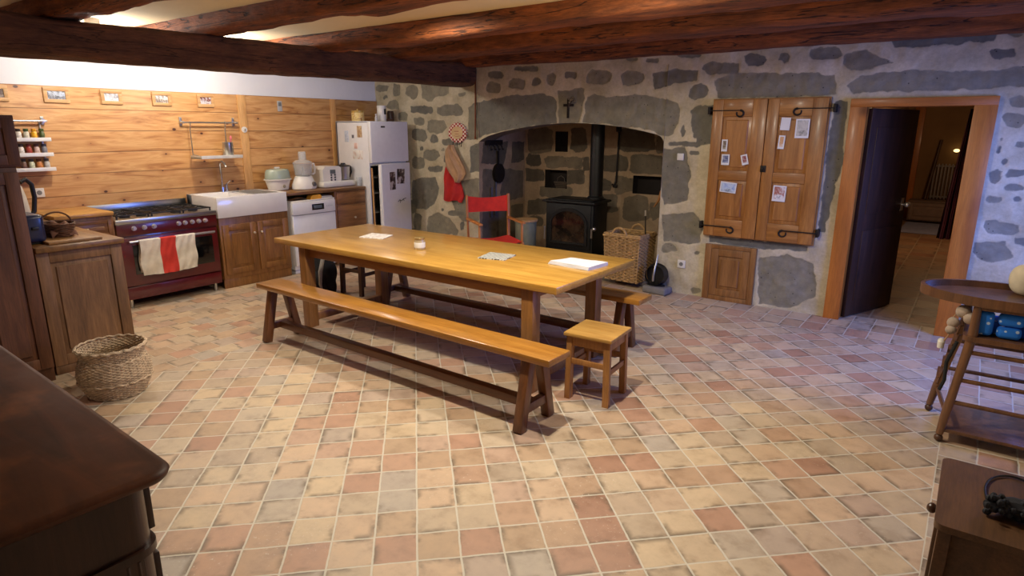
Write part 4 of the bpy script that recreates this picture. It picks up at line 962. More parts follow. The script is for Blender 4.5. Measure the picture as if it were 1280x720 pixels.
# ---- refrigerator, lower door ajar
r = thing('refrigerator', 'white refrigerator with freezer on top, lower door ajar, in the corner', 'fridge', (.775, -.808, 0), R90)
W = .64
sh = MB(); sh.box(0, .02, .05, .66, .03, 1.755, .006); sh.box(W-.02, W, .05, .66, .03, 1.755, .006); sh.box(0, W, .05, .66, 1.735, 1.758, .006); sh.box(0, W, .63, .66, .03, 1.755, .004)
sh.box(.01, W-.01, .05, .65, .03, .07, 0); sh.box(.01, W-.01, .05, .65, 1.21, 1.25, 0)
part(r, 'body', sh, WHITE)
b = MB(); b.box(.02, W-.02, .60, .63, .07, 1.21, 0); b.box(.02, .03, .08, .6, .07, 1.21, 0); b.box(.61, .62, .08, .6, .07, 1.21, 0)
for z in (.35, .6, .85, 1.05): b.box(.03, .61, .1, .6, z, z+.01, .002)
part(r, 'interior', b, plain('fridge_lining', rgb(150, 146, 142), .5))
b = MB(); b.box(0, W, -.005, .05, 1.248, 1.757, .012); fd = part(r, 'freezer_door', b, WHITE)
b = MB(); b.box(.17, .24, -.0075, -.004, 1.68, 1.70, .001); part(fd, 'badge', b, BLACK, 'small dark badge')
Md = Matrix.Translation((W, .045, 0)) @ Matrix.Rotation(math.radians(12), 4, 'Z')
b = MB(); b.T = Md; b.box(-.635, 0, -.055, 0, .06, 1.235, .012); ld = part(r, 'fridge_door', b, WHITE)
b = MB(); b.T = Md; b.box(-.61, -.03, 0.0, .012, .09, 1.2, .004); part(ld, 'door_seal', b, plain('grey_seal', rgb(170, 168, 166), .6))
PHOTO_D = NT('dark_print'); _tc = PHOTO_D.n('ShaderNodeTexCoord').outputs['Object']; PHOTO_D.p(Base_Color=PHOTO_D.ramp(PHOTO_D.noise(_tc, 11.0, 2.0), [(.4, rgb(26, 22, 24)), (.52, rgb(86, 60, 54)), (.6, rgb(190, 180, 170))]), Roughness=.4); PHOTO_D = PHOTO_D.m
def on_door(name, x0, x1, z0, z1, m, label, cat, rot=0):
    b = MB(); b.box(-(x1-x0)/2, (x1-x0)/2, -.0035, -.0005, -(z1-z0)/2, (z1-z0)/2, .0006)
    o = solo(name, b, m, label, cat); o.matrix_world = Matrix.Translation((.775, -.808, 0)) @ Matrix.Rotation(R90, 4, 'Z') @ Md @ Matrix.Translation(((x0+x1)/2, -.055, (z0+z1)/2)) @ Matrix.Rotation(rot, 4, 'Y')
on_door('photograph', -.47, -.35, .905, 1.13, PHOTO_D, 'dark upright photo on the refrigerator door, left one', 'photo')
on_door('photograph', -.31, -.14, .97, 1.16, PHOTO_D, 'dark wide photo on the refrigerator door, right one', 'photo', .05)
b = MB(); b.tube([(-.09, 0, -.01), (-.05, 0, .012), (-.02, 0, -.008), (.03, 0, .014), (.09, 0, .02)], .004, 8); b.tube([(-.05, 0, .012), (-.04, 0, -.03)], .003, 8); b.tube([(.03, 0, .014), (.045, 0, -.012)], .003, 8)
o = solo('magnet_figure', b, BLACK, 'thin black lizard-like magnet low on the refrigerator door', 'magnet'); o.matrix_world = Matrix.Translation((.775, -.808, 0)) @ Matrix.Rotation(R90, 4, 'Z') @ Md @ Matrix.Translation((-.22, -.0595, .752))
def pic_mat(name, cols, sc=22.0, rough=.45):
    t = NT(name); tc = t.n('ShaderNodeTexCoord').outputs['Object']
    n = t.noise(tc, sc, 4.0, .6, 1.0); st = [(.30+.40*i/(len(cols)-1), c) for i, c in enumerate(cols)]
    t.p(Base_Color=t.ramp(n, st), Roughness=rough); return t.m
for (x0, x1, z0, z1, cols, lab, cat) in ((.285, .36, 1.50, 1.64, [rgb(150, 170, 196), rgb(206, 212, 222), rgb(120, 140, 180)], 'pale blue card on the side of the refrigerator', 'card'),
        (.53, .62, 1.56, 1.70, [rgb(150, 100, 70), rgb(206, 180, 140), rgb(90, 70, 60)], 'brown postcard on the side of the refrigerator, topmost', 'postcard'),
        (.425, .465, 1.55, 1.59, [rgb(60, 66, 84), rgb(100, 100, 110)], 'tiny dark magnet on the refrigerator side', 'magnet'),
        (.46, .52, 1.42, 1.49, [rgb(220, 160, 140), rgb(236, 220, 210)], 'pinkish card on the refrigerator side, under the tiny dark magnet', 'card'),
        (.43, .62, 1.29, 1.40, [rgb(236, 232, 226), rgb(228, 222, 214), rgb(200, 140, 110)], 'white note on the refrigerator side, lowest of its papers', 'note')):
    b = MB(); b.box(x0, x1, -.0035, -.0005, z0, z1, .0006)
    solo('fridge_'+cat, b, pic_mat(cat+'_print', cols, 12.0), lab, cat, (0, -.808, 0))
# things on the refrigerator
r = thing('cookie_tin', 'round gold tin with a lid on top of the refrigerator', 'tin', (.36, -.64, 1.7585))
b = MB(); b.lathe([(.078, 0), (.08, .004), (.08, .115), (.078, .12)], seg=28); part(r, 'body', b, pic_mat('gold_tin', [rgb(196, 160, 80), rgb(226, 200, 130), rgb(150, 90, 50)], 18.0, .35))
b = MB(); b.lathe([(.082, .105), (.083, .108), (.083, .128), (.078, .133), (.012, .135), (.01, .15), (0, .152)], seg=28); part(r, 'lid', b, plain('gold_lid', rgb(190, 156, 84), .35, .5))
b = MB(); b.lathe([(.018, 0), (.02, .003), (.02, .05), (.012, .065), (.012, .08), (.014, .082), (.014, .095), (0, .097)], seg=16); solo('glass_bottle', b, plain('clear_bottle', rgb(196, 190, 184), .15, coat=.4), 'small glass bottle on the refrigerator, left of the tall white canister', 'bottle', (.50, -.455, 1.7585))
r = thing('canister', 'tall white canister with a dark patch on top of the refrigerator', 'canister', (.47, -.33, 1.7585))
b = MB(); b.lathe([(.058, 0), (.06, .004), (.06, .185), (.058, .19)], seg=26); part(r, 'body', b, WHITE2)
b = MB(); b.lathe([(.0615, .176), (.062, .18), (.062, .198), (.055, .203), (0, .203)], seg=26); part(r, 'lid', b, WHITE2)
b = MB(); b.grid(lambda u, v: (.0608*math.cos(-.2+.9*u), .0608*math.sin(-.2+.9*u), .09+.07*v), 8, 3); part(r, 'print', b, plain('dark_mark', rgb(52, 56, 54), .5), 'dark round print')
b = MB(); b.lathe([(.045, 0), (.048, .004), (.048, .11), (.042, .125), (.042, .14), (0, .142)], seg=20); solo('brown_jar', b, plain('brown_glass', rgb(70, 46, 30), .3), 'dark brown jar on the refrigerator next to the stone wall', 'jar', (.42, -.13, 1.7585))
b = MB(); b.box(-.05, .05, -.04, .04, 0, .035, .006); solo('small_box', b, plain('brown_box', rgb(82, 52, 36), .6), 'low brown box on the refrigerator between canister and jar', 'box', (.47, -.225, 1.7585))
# broom handle in the gap
r = thing('broom', 'broom with a pale wooden handle leaning in front of the open refrigerator', 'broom', (0, 0, 0))
b = MB(); b.cyl((.84, -.86, .10), (.80, -.835, 1.19), .012, .012, 12); part(r, 'handle', b, wood('broom_stick', rgb(176, 122, 66), rgb(200, 150, 90), 'Z', .5, 0, 8, 3, .3))
b = MB(); b.box(.805, .875, -.92, -.81, .055, .115, .006); part(r, 'head', b, BROWN_DK)
b = MB()
for i in range(7):
    for j in range(4): b.cyl((.813+.018*j, -.913+.016*i, .056), (.809+.02*j, -.917+.0175*i, .001), .006, .007, 6)
part(r, 'bristles', b, plain('straw_bristle', rgb(150, 116, 70), .9))

# ---- appliances on the worktop
ZT = .958
r = thing('food_steamer', 'oval white steamer with a frosted green lid, left of the food processor', 'steamer', (.25, -1.805, ZT), R90)
r.scale = (.82, 1.0, 1.0)
b = MB(); b.lathe([(.13, 0), (.15, .006), (.165, .06), (.185, .115), (.205, .12), (.205, .13), (.16, .132)], seg=32, sy=.62); part(r, 'base', b, WHITE2)
b = MB(); b.cyl((.0, -.118, .05), (.0, -.13, .05), .02, .018, 16); part(r, 'timer_knob', b, plain('grey_dial', rgb(150, 140, 120), .4))
b = MB(); b.lathe([(.188, .133), (.19, .15), (.178, .215), (.16, .238), (.10, .246), (0, .248)], seg=32, sy=.6); ld = part(r, 'lid', b, GREENP, 'frosted pale green lid')
b = MB(); b.box(-.04, .04, -.012, .012, .25, .268, .006); part(ld, 'handle', b, WHITE2)
r = thing('food_processor', 'white food processor with a clear bowl and feed tube', 'food processor', (.36, -1.525, ZT), R90)
r.scale = (.95, .95, 1.0)
b = MB(); b.lathe([(.15, 0), (.16, .006), (.16, .05), (.135, .10), (.11, .15), (.10, .155), (0, .156)], seg=30, sy=.8); part(r, 'base', b, WHITE2)
b = MB(); b.cyl((.06, -.115, .06), (.06, -.138, .058), .03, .027, 18); b.box(.055, .065, -.144, -.136, .045, .075, .001); part(r, 'dial', b, plain('steel_dial', rgb(120, 118, 114), .3, .5), 'round dial')
b = MB(); b.lathe([(.085, .157), (.10, .165), (.118, .29), (.121, .30), (.118, .30), (.098, .17), (.084, .163)], seg=30); part(r, 'bowl', b, CLEAR)
b = MB(); b.cyl((0, 0, .16), (0, 0, .26), .02, .012, 14); b.bar((0, 0, .2), (.06, .02, .205), .02, .004, .001); b.bar((0, 0, .23), (-.06, -.02, .235), .02, .004, .001); part(r, 'blade', b, WHITE2)
b = MB(); b.lathe([(.121, .301), (.122, .312), (.09, .335), (.05, .345), (.046, .43), (.048, .44), (.043, .44), (.04, .345)], seg=26); part(r, 'lid_with_tube', b, CLEAR)
b = MB(); b.tube([(.118, 0, .295), (.165, 0, .29), (.175, 0, .24), (.168, 0, .18), (.13, 0, .165)], .013, 10); part(r, 'handle', b, WHITE2)
r = thing('thermo_cooker', 'white cooking machine with a steel jug on the worktop beside the refrigerator', 'cooking machine', (.34, -1.09, ZT), R90)
b = MB(); b.prism([(-.23, .012), (.05, .012), (.05, .235), (.02, .255), (-.19, .255), (-.225, .22)], 'y', -.12, .13)
b.box(-.24, .26, -.145, .145, 0, .07, .018); part(r, 'body', b, WHITE2)
b = MB(); b.box(-.12, -.04, -.125, -.119, .165, .215, .002); part(r, 'display', b, plain('grey_display', rgb(96, 100, 100), .3), 'small grey display')
for i in range(3):
    for j in range(2):
        b = MB(); b.cyl((-.105+.055*j, -.119, .15-.03*i), (-.105+.055*j, -.126, .15-.03*i), .012, .011, 12); part(r, 'button', b, plain('dark_button', rgb(70, 70, 70), .4))
b = MB(); b.lathe([(.055, .075), (.07, .085), (.083, .235), (.086, .245), (.07, .25)], (.15, -.04, 0), 28); part(r, 'jug', b, STEEL, 'stainless steel jug')
b = MB(); b.lathe([(.087, .243), (.088, .255), (.05, .265), (.03, .27), (.028, .285), (0, .286)], (.15, -.04, 0), 28); part(r, 'jug_lid', b, BLACK, 'black lid')
b = MB(); b.tube([(.235, -.02, .24), (.262, -.04, .235), (.272, -.04, .17), (.255, -.03, .10)], [.012, .014, .013, .01], 10); part(r, 'handle', b, BLACK, 'black jug handle')
b = MB(); b.lathe([(.024, 0), (.028, .004), (.033, .11), (.031, .11), (.026, .008), (0, .007)], seg=20); solo('drinking_glass', b, CLEAR, 'small clear glass on the worktop corner by the refrigerator', 'glass', (.565, -.85, ZT))

# ---- wall rails
r = thing('hanging_dish_rack', 'steel wall rail with a hanging draining tray above the sink', 'dish rack', (0.034, -2.77, 1.36), R90)
b = MB(); b.cyl((0, -.05, .365), (.63, -.05, .365), .009, .009, 12)
for x in (.012, .60): b.cyl((x, 0.014, .365), (x, -.055, .365), .013, .013, 12); b.box(x-.012, x+.012, -.006, .012, .33, .42, .003)
part(r, 'rail', b, STEEL)
for x in (.08, .47):
    b = MB(); b.tube([(x, -.05, .378), (x, -.064, .37), (x, -.062, .34), (x, -.045, .28), (x, -.045, .02)], .006, 8); b.tube([(x, -.05, .03), (x+.002, -.24, .012)], .006, 8); part(r, 'hanger', b, STEEL)
b = MB(); b.box(.06, .53, -.25, -.03, -.012, .004, .004); b.box(.06, .53, -.255, -.248, -.012, .022, .002); b.box(.06, .067, -.25, -.03, -.012, .02, .002); b.box(.523, .53, -.25, -.03, -.012, .02, .002); part(r, 'tray', b, plain('brushed_tray', rgb(214, 210, 200), .5, .3))
b = MB(); b.lathe([(.054, 0), (.056, .003), (.056, .15), (.054, .152), (.052, .15), (.052, .006), (0, .005)], seg=24); solo('utensil_cup', b, STEEL, 'steel utensil cup standing in the hanging draining tray', 'cup', (.034+.12, -2.77+.44, 1.3645))
b = MB(); b.tube([(0, 0, 0), (.012, .004, .10), (.016, .01, .17)], [.006, .005, .008], 8); b.ball((.017, .012, .19), .016, .012, .026); solo('pink_brush', b, plain('pink_plastic', rgb(206, 110, 116), .5), 'pink washing-up brush in the steel utensil cup', 'brush', (.034+.135, -2.77+.455, 1.372))
r = thing('spice_rack', 'steel rail with three white shelves on the pine wall at far left', 'spice rack', (0.022, -4.30, 1.29), R90)
b = MB(); b.cyl((-.05, -.05, .435), (.325, -.05, .435), .009, .009, 12); b.cyl((.30, 0, .435), (.30, -.055, .435), .014, .014, 12); b.box(.29, .315, -.006, -.001, .40, .475, .003); part(r, 'rail', b, STEEL)
for x in (.0, .27):
    b = MB(); b.box(x, x+.012, -.012, 0, 0, .44, .002); part(r, 'upright', b, STEEL)
for i, z in enumerate((.0, .13, .262)):
    b = MB(); b.box(-.03, .315, -.105, -.012, z, z+.006, .001); b.box(-.03, .315, -.110, -.103, z-.004, z+.03, .003); part(r, 'shelf', b, WHITE, 'white shelf with a front lip')
jarcols = [[rgb(214, 206, 196), rgb(196, 190, 170), rgb(226, 168, 40), rgb(64, 76, 40)], [rgb(220, 210, 200), rgb(150, 58, 46), rgb(196, 170, 160), rgb(110, 110, 120)], [rgb(110, 80, 70), rgb(196, 196, 170), rgb(190, 120, 70), rgb(190, 186, 180)]]
jl = [['white spice jar with dark lid, leftmost on the top shelf', 'pale spice jar with green lid, second on the top shelf', 'yellow-capped spice jar on the top shelf', 'dark green herb jar, rightmost on the top shelf'],
      ['pale spice jar, leftmost on the middle shelf', 'red spice jar, second on the middle shelf', 'pinkish spice jar, third on the middle shelf', 'grey-blue spice jar, rightmost on the middle shelf'],
      ['brown spice jar, leftmost on the bottom shelf', 'greenish spice jar, second on the bottom shelf', 'orange spice jar, third on the bottom shelf', 'grey spice jar, rightmost on the bottom shelf']]
lidc = [[rgb(60, 50, 46), rgb(60, 80, 46), rgb(216, 150, 30), rgb(70, 90, 40)], [rgb(70, 60, 60), rgb(120, 40, 40), rgb(90, 60, 60), rgb(70, 70, 90)], [rgb(60, 50, 50), rgb(90, 90, 90), rgb(110, 60, 40), rgb(90, 90, 96)]]
for i, z in enumerate((.262, .13, .0)):
    for k in range(4):
        r = thing('spice_jar', jl[i][k]+' of the spice rack', 'jar', (.022+.058, -4.30+.09+.058*k, 1.29+z+.0065), group='jars on the spice rack')
        b = MB(); b.lathe([(.020, 0), (.0225, .003), (.0225, .062), (.016, .075)], seg=16); part(r, 'jar', b, plain('spice_jar_body', jarcols[i][k], .3, coat=.2, var=.3, vs=50))
        b = MB(); b.lathe([(.018, .0755), (.019, .077), (.019, .098), (.017, .1), (0, .1)], seg=16); part(r, 'lid', b, plain('spice_lid', lidc[i][k], .4))
# ---- sockets and small wall things
def socket(loc, rz, label, hole=True, s=.041):
    r = thing('power_socket', label, 'socket', loc, rz)
    b = MB(); b.box(-s, s, -.012, 0, -s, s, .004); part(r, 'plate', b, WHITE2)
    if hole:
        b = MB(); b.cyl((0, -.0125, 0), (0, -.0105, 0), .021, .021, 20); b.cyl((-.009, -.0135, 0), (-.009, -.012, 0), .003, .003, 8); b.cyl((.009, -.0135, 0), (.009, -.012, 0), .003, .003, 8); part(r, 'recess', b, plain('socket_grey', rgb(120, 116, 110), .6), 'grey round recess')
socket((.021, -4.119, 1.09), R90, 'white socket on the pine wall under the spice rack')
r = thing('round_switch', 'small round white knob on the pale batten right of the dish rack', 'switch', (.035, -2.042, 1.651), R90)
b = MB(); b.cyl((0, 0, 0), (0, -.012, 0), .034, .032, 22); part(r, 'plate', b, WHITE2)
b = MB(); b.cyl((0, -.012, 0), (0, -.024, 0), .014, .012, 14); part(r, 'button', b, SATIN)
r = thing('wall_thermometer', 'tiny grey thermometer near the top of the pine wall', 'thermometer', (.021, -1.545, 1.925), R90)
b = MB(); b.box(-.032, .032, -.008, 0, -.06, .06, .003); part(r, 'case', b, plain('grey_case', rgb(176, 172, 166), .4))
b = MB(); b.box(-.02, .02, -.0095, -.0078, .0, .045, .001); part(r, 'display', b, plain('dark_lcd', rgb(110, 112, 110), .3))
pics = [(-4.30, .17, 'leftmost framed photo on the pine wall, cut by the picture edge', [rgb(70, 50, 40), rgb(120, 100, 84), rgb(200, 190, 180)]),
        (-3.854, .205, 'framed blue photo of a grey animal, high on the pine wall above the cooker', [rgb(90, 110, 150), rgb(196, 206, 220), rgb(110, 110, 116), rgb(80, 100, 110)]),
        (-3.393, .19, 'framed photo of dark animals in snow, second from the left above the cooker', [rgb(50, 46, 50), rgb(170, 170, 176), rgb(214, 214, 220), rgb(90, 80, 70)]),
        (-2.92, .19, 'framed photo of two white animals, above the left end of the sink', [rgb(60, 70, 50), rgb(226, 224, 220), rgb(120, 100, 80), rgb(236, 236, 236)]),
        (-2.457, .185, 'framed photo with a red-brown cow, rightmost of the framed photos on the pine wall', [rgb(60, 80, 60), rgb(130, 60, 46), rgb(206, 206, 210), rgb(90, 110, 90)])]
for i, (y, w, lab, cols) in enumerate(pics):
    r = thing('picture_frame', lab, 'picture', (.021, y, 1.955), R90, 'framed photos along the top of the pine wall')
    h = .135; b = MB(); f = .032
    b.box(-w/2, w/2, -.016, 0, -h/2, -h/2+f, .003); b.box(-w/2, w/2, -.016, 0, h/2-f, h/2, .003); b.box(-w/2, -w/2+f, -.0155, 0, -h/2+f, h/2-f, .003); b.box(w/2-f, w/2, -.0155, 0, -h/2+f, h/2-f, .003)
    part(r, 'frame', b, PALEW)
    b = MB(); b.box(-w/2+f-.002, w/2-f+.002, -.008, -.004, -h/2+f-.002, h/2-f+.002, 0); part(r, 'print', b, pic_mat('animal_print', cols, 13.0+i))

# ---- on the peninsula
b = MB(); b.box(-.21, .21, -.165, .165, 0, .02, .006)
solo('cutting_board', b, wood('board_wood', rgb(120, 84, 46), rgb(158, 116, 68), 'X', .5, 0, 8, 2, .3), 'wooden cutting board on the peninsula under the small basket', 'board', (1.74, -4.53, .9005))
def wicker_round(b, cx, cy, rows, r_of_z, z0, dz, rad, nst, sx=1.0, sy=1.0, seg=96, amp=.006):
    for k in range(rows):
        z = z0+k*dz; r = r_of_z(z); ph = PI*(k % 2)
        b.tube([(cx+(r+amp*math.sin(nst/2*2*PI*i/seg+ph))*math.cos(2*PI*i/seg)*sx, cy+(r+amp*math.sin(nst/2*2*PI*i/seg+ph))*math.sin(2*PI*i/seg)*sy, z) for i in range(seg)], rad, 5, closed=True)
r = thing('bread_basket', 'small brown basket with a cloth on the cutting board', 'basket', (1.69, -4.54, .921))
b = MB(); wicker_round(b, 0, 0, 10, lambda z: .082+.25*z, .006, .0095, .0055, 16, 1.25, .9, 64, .003); b.lathe([(.08, .001), (.08, .006), (0, .006)], seg=24, sx=1.25, sy=.9); part(r, 'body', b, WICK_D)
b = MB(); b.tube([(-.03-.0, -.075*math.cos(PI*k/12)*1.25, .09+.075*math.sin(PI*k/12)) for k in range(13)], .006, 8); part(r, 'handle', b, WICK_D)
b = MB(); b.grid(lambda u, v: ((u-.5)*.22, (v-.5)*.16, .085+.022*math.sin(9*u+3*v)*math.sin(8*v+2)-.05*((2*u-1)**4+(2*v-1)**4)), 24, 20); part(r, 'cloth', b, plain('brown_napkin', rgb(116, 78, 58), .9))
r = thing('toaster', 'navy blue toaster on the peninsula beside the tall cupboard', 'toaster', (1.72, -4.73, .9005))
b = MB(); b.box(-.14, .14, -.062, .062, .012, .20, .025, seg=4); part(r, 'body', b, NAVY)
b = MB(); b.box(-.11, .11, -.035, -.012, .1945, .1965, 0); b.box(-.11, .11, .012, .035, .1945, .1965, 0); part(r, 'slot', b, BLACK)
b = MB(); b.box(.14, .155, -.02, .02, .10, .12, .004); part(r, 'lever', b, BLACK)
for sx in (-1, 1):
    b = MB(); b.box(sx*.10-.015, sx*.10+.015, -.05, .05, 0, .014, .003); part(r, 'foot', b, BLACK)
r = thing('kettle', 'black kettle with a pale side, half hidden behind the tall cupboard', 'kettle', (1.02, -4.585, .9005), 1.5)
b = MB(); b.lathe([(.075, 0), (.085, .01), (.09, .12), (.078, .25), (.062, .33), (.04, .36), (0, .365)], seg=28); part(r, 'body', b, plain('pale_kettle', rgb(206, 196, 180), .3, coat=.3))
b = MB(); b.tube([(.06, .02, .36), (.10, .035, .38), (.135, .045, .34), (.14, .045, .24), (.12, .04, .13), (.085, .03, .10)], .017, 10); part(r, 'handle', b, BLACK, 'black handle')
b = MB(); b.lathe([(.092, -.0), (.094, .02), (.09, .03)], seg=28); part(r, 'base', b, BLACK)

# ---- tall cupboard at the left edge
r = thing('tall_cupboard', 'tall dark brown cupboard at the left edge of the picture', 'cupboard', (2.075, -4.795, 0), R90)
b = MB(); b.box(-.75, -.028, .02, .62, 0, 1.43, .004); b.box(-.76, .002, .012, .63, 1.43, 1.745, .006); part(r, 'body', b, CUPB)
b = panel_door(.36, 1.30, .022, .075, tr(-.755, .02, .10)); part(r, 'door', b, CUPB)
b = panel_door(.36, 1.30, .022, .075, tr(-.39, .02, .10)); part(r, 'door', b, CUPB)
b = panel_door(.74, .28, .02, .06, tr(-.75, .012, 1.445)); part(r, 'upper_panel', b, CUPB)

# ---- ceiling lamp over the kitchen, its rim just clears the main beam
r = thing('ceiling_spotlight', 'small bright ceiling spotlight just above the main beam, top left', 'lamp', (.98, -3.84, 2.52))
b = MB(); b.lathe([(.055, 0), (.055, -.03), (.048, -.05), (.0, -.05)], seg=24); part(r, 'housing', b, WHITE)
b = MB(); b.lathe([(.042, -.0505), (.042, -.056), (0, -.058)], seg=20); part(r, 'lens', b, LENS, 'glowing lens')
# ================================================================ fireplace wall
# ---- stove (front faces -y)
r = thing('wood_stove', 'black cast iron wood stove with an arched glass door in the fireplace', 'stove', (2.985, .50, .06), math.radians(2.5))
b = MB(); b.box(-.325, .325, -.19, .20, .10, .745, .012)
part(r, 'body', b, STOVE)
b = MB(); b.box(-.36, .36, -.235, .235, .745, .775, .010); b.box(-.30, .30, -.19, .2, .775, .787, .008); part(r, 'top_plate', b, STOVE)
b = MB(); b.box(-.35, .35, -.225, .225, .085, .115, .008); part(r, 'base_plate', b, STOVE)
for x in (-.28, .28):
    for y in (-.16, .17):
        b = MB(); b.cyl((x, y, 0), (x*.97, y, .09), .018, .03, 12); part(r, 'leg', b, STOVE)
# door with arched window
def arch_ring(cx, w, z0, zs, rise, n=20):
    pts = [(cx-w, z0), (cx-w, zs)]
    for i in range(1, n): t = PI*i/n; pts.append((cx-w*math.cos(t), zs+rise*math.sin(t)))
    pts += [(cx+w, zs), (cx+w, z0)]
    return pts
b = MB(); b.box(-.30, .30, -.205, -.188, .20, .735, .006)
o_, i_ = arch_ring(0, .262, .245, .50, .19), arch_ring(0, .228, .275, .495, .155)
n = len(o_)
vs = [(x, -.222, z) for x, z in o_]+[(x, -.222, z) for x, z in i_]+[(x, -.203, z) for x, z in o_]+[(x, -.203, z) for x, z in i_]
fs = []
for k in range(n):
    j = (k+1) % n
    fs += [(k, j, n+j, n+k), (k, 2*n+k, 2*n+j, j), (n+k, n+j, 3*n+j, 3*n+k)]
b.add(vs, fs); d = part(r, 'door', b, STOVE)
b = MB(); b.prism(i_, 'y', -.2075, -.2045); 
t = NT('sooted_glass'); tc = t.n('ShaderNodeTexCoord').outputs['Object']
t.p(Base_Color=t.ramp(t.noise(tc, 7.0, 4.0, .6), [(.4, rgb(20, 15, 12)), (.6, rgb(60, 44, 30)), (.75, rgb(98, 74, 48))]), Roughness=.12); part(d, 'window', b, t.m, 'sooted arched glass')
b = MB(); b.box(-.235, .235, -.235, -.2, .25, .268, .004); part(d, 'ledge', b, STOVE)
b = MB(); b.cyl((.31, -.20, .42), (.345, -.26, .42), .008); b.cyl((.345, -.26, .36), (.345, -.26, .47), .013, .013, 12); b.ball((.37, -.245, .47), .026); part(r, 'handle', b, STEEL, 'nickel door handle')
b = MB(); b.cyl((-.335, -.2, .28), (-.335, -.2, .42), .009); b.ball((-.335, -.2, .43), .011); part(r, 'side_lever', b, STEEL, 'thin metal lever')
b = MB(); b.cyl((.205, .10, .786), (.205, .10, 2.05), .082, .082, 28); b.lathe([(.1, .786), (.1, .81), (.082, .82)], (.205, .10, 0), 28); part(r, 'flue_pipe', b, BLACK, 'matt black flue pipe')

# ---- wicker log basket
def log_basket():
    r = thing('log_basket', 'large square wicker log basket with a loop handle beside the stove', 'basket', (3.945, .035, .0605), math.radians(-3))
    wx, wy, h = .215, .185, .49
    def ring(z, grow, ph, amp, n=10):
        a = wx*(.90+.10*z/h)+grow; c = wy*(.90+.10*z/h)+grow; pts = []
        sides = [((-a, -c), (a, -c), (0, -1)), ((a, -c), (a, c), (1, 0)), ((a, c), (-a, c), (0, 1)), ((-a, c), (-a, -c), (-1, 0))]
        for p, q, nn in sides:
            for i in range(n*2):
                u = i/(n*2); o = amp*math.sin(PI*n*u+ph)*(0 if i == 0 else 1)
                pts.append((p[0]+(q[0]-p[0])*u+nn[0]*o, p[1]+(q[1]-p[1])*u+nn[1]*o, z))
        return pts
    b = MB()
    for k in range(28): b.tube(ring(.012+.0172*k, 0, PI*(k % 2), .009), .0088, 6, closed=True)
    part(r, 'weave', b, WICK)
    b = MB()
    for s in (-1, 1):
        for i in range(9):
            u = -1+2*i/8
            b.bar((u*wx*.89, s*wy*.90, 0), (u*wx*.99, s*wy, h), .011, .011, .002); b.bar((s*wx*.90, u*wy*.89, 0), (s*wx, u*wy*.99, h), .011, .011, .002)
    part(r, 'stakes', b, WICK)
    b = MB(); b.tube(ring(h+.006, .002, 0, .004), .016, 8, closed=True); b.tube(ring(h+.024, -.004, PI, .004), .014, 8, closed=True); part(r, 'rim', b, WICK)
    b = MB(); b.tube([(-.03+.085*math.cos(PI*k/14), -wy+.0, h+.01+.085*math.sin(PI*k/14)) for k in range(15)], .014, 8); part(r, 'handle', b, WICK)
    b = MB(); b.tube([(.085*math.cos(PI*k/14), wy, h+.01+.085*math.sin(PI*k/14)) for k in range(15)], .014, 8); part(r, 'handle', b, WICK)
    b = MB(); b.box(-wx*.88, wx*.88, -wy*.88, wy*.88, .004, .02, .002); part(r, 'base', b, WICK)
    # kindling inside
    rs = random.Random(4)
    barkm = plain('bark', rgb(84, 62, 46), .9, var=.5, vs=20, bump=.5, bs=60)
    for lay_ in range(4):
        for q in range(5 if lay_ < 3 else 4):
            rr = .027+.003*rs.random(); y = -.125+.0625*q+(.0 if lay_ % 2 == 0 else .004); z = .275+.061*lay_; L = rs.uniform(.27, .32); sh = rs.uniform(-.02, .02)
            b = MB(); n_ = 7; b.tube([(-L/2+L*k/(n_-1), .003*math.sin(2*k+q), .002*math.cos(3*k+lay_)) for k in range(n_)], [rr*(.94+.06*math.sin(5*k+q)) for k in range(n_)], 9)
            solo('firewood_log', b, barkm, 'dark firewood log lying in the wicker log basket', 'log', (3.945+sh, .035+y, .06+z), 0, 'logs in the wicker basket')
    return r
log_basket()
r = thing('fire_tongs', 'wooden-handled poker standing up out of the log basket', 'poker', (4.10, .10, .52))
b = MB(); b.cyl((0, 0, -.1), (-.035, .04, .26), .008, .006, 10); part(r, 'rod', b, IRON)
b = MB(); b.cyl((-.035, .04, .24), (-.04, .046, .30), .012, .010, 10); part(r, 'ferrule', b, SATIN)
r = thing('bellows_stick', 'curved wooden handle hanging by the right cheek of the fireplace', 'handle', (4.15, .33, .84))
b = MB(); b.tube([(0, 0, .18), (-.012, 0, .12), (-.03, 0, .07), (-.075, 0, 0)], [.016, .018, .014, .008], 10); part(r, 'grip', b, wood('yellow_handle', rgb(160, 104, 54), rgb(190, 132, 76), 'Z', .5, 0, 8, 3, .3))
b = MB(); b.tube([(0, 0, .175), (.01, .03, .20), (.03, .04, .20)], .006, 8); part(r, 'hook', b, IRON)
# ---- ash shovel on a stone block
b = MB(); b.box(-.135, .135, -.085, .085, 0, .075, .02, seg=3); solo('stone_block', b, plain('grey_block', rgb(116, 112, 110), .9, bump=.7, bs=40), 'low grey stone block under the coal scuttle at the right of the hearth', 'stone', (4.365, -.13, 0), -.1)
r = thing('coal_scuttle', 'black round ash scuttle with a shiny handle beside the log basket', 'scuttle', (4.345, -.12, .0755))
b = MB()
def sc_(u, v):
    a = PI*(1.0+u*1.0)+.0; rr = .125*(1-.15*v); return (rr*math.cos(2*PI*u), -.02-.085*v*(.5+.5*math.sin(2*PI*u+.4)) if False else (.075*(1-v)-.06)*1.0+.02*math.sin(2*PI*u), .118+rr*.93*math.sin(2*PI*u))
b.grid(sc_, 32, 6); b.lathe([(0, 0), (.10, .0), (.1, .012), (0, .012)], (0, -.0, 0), 24, sy=.5); part(r, 'pan', b, BLACK)
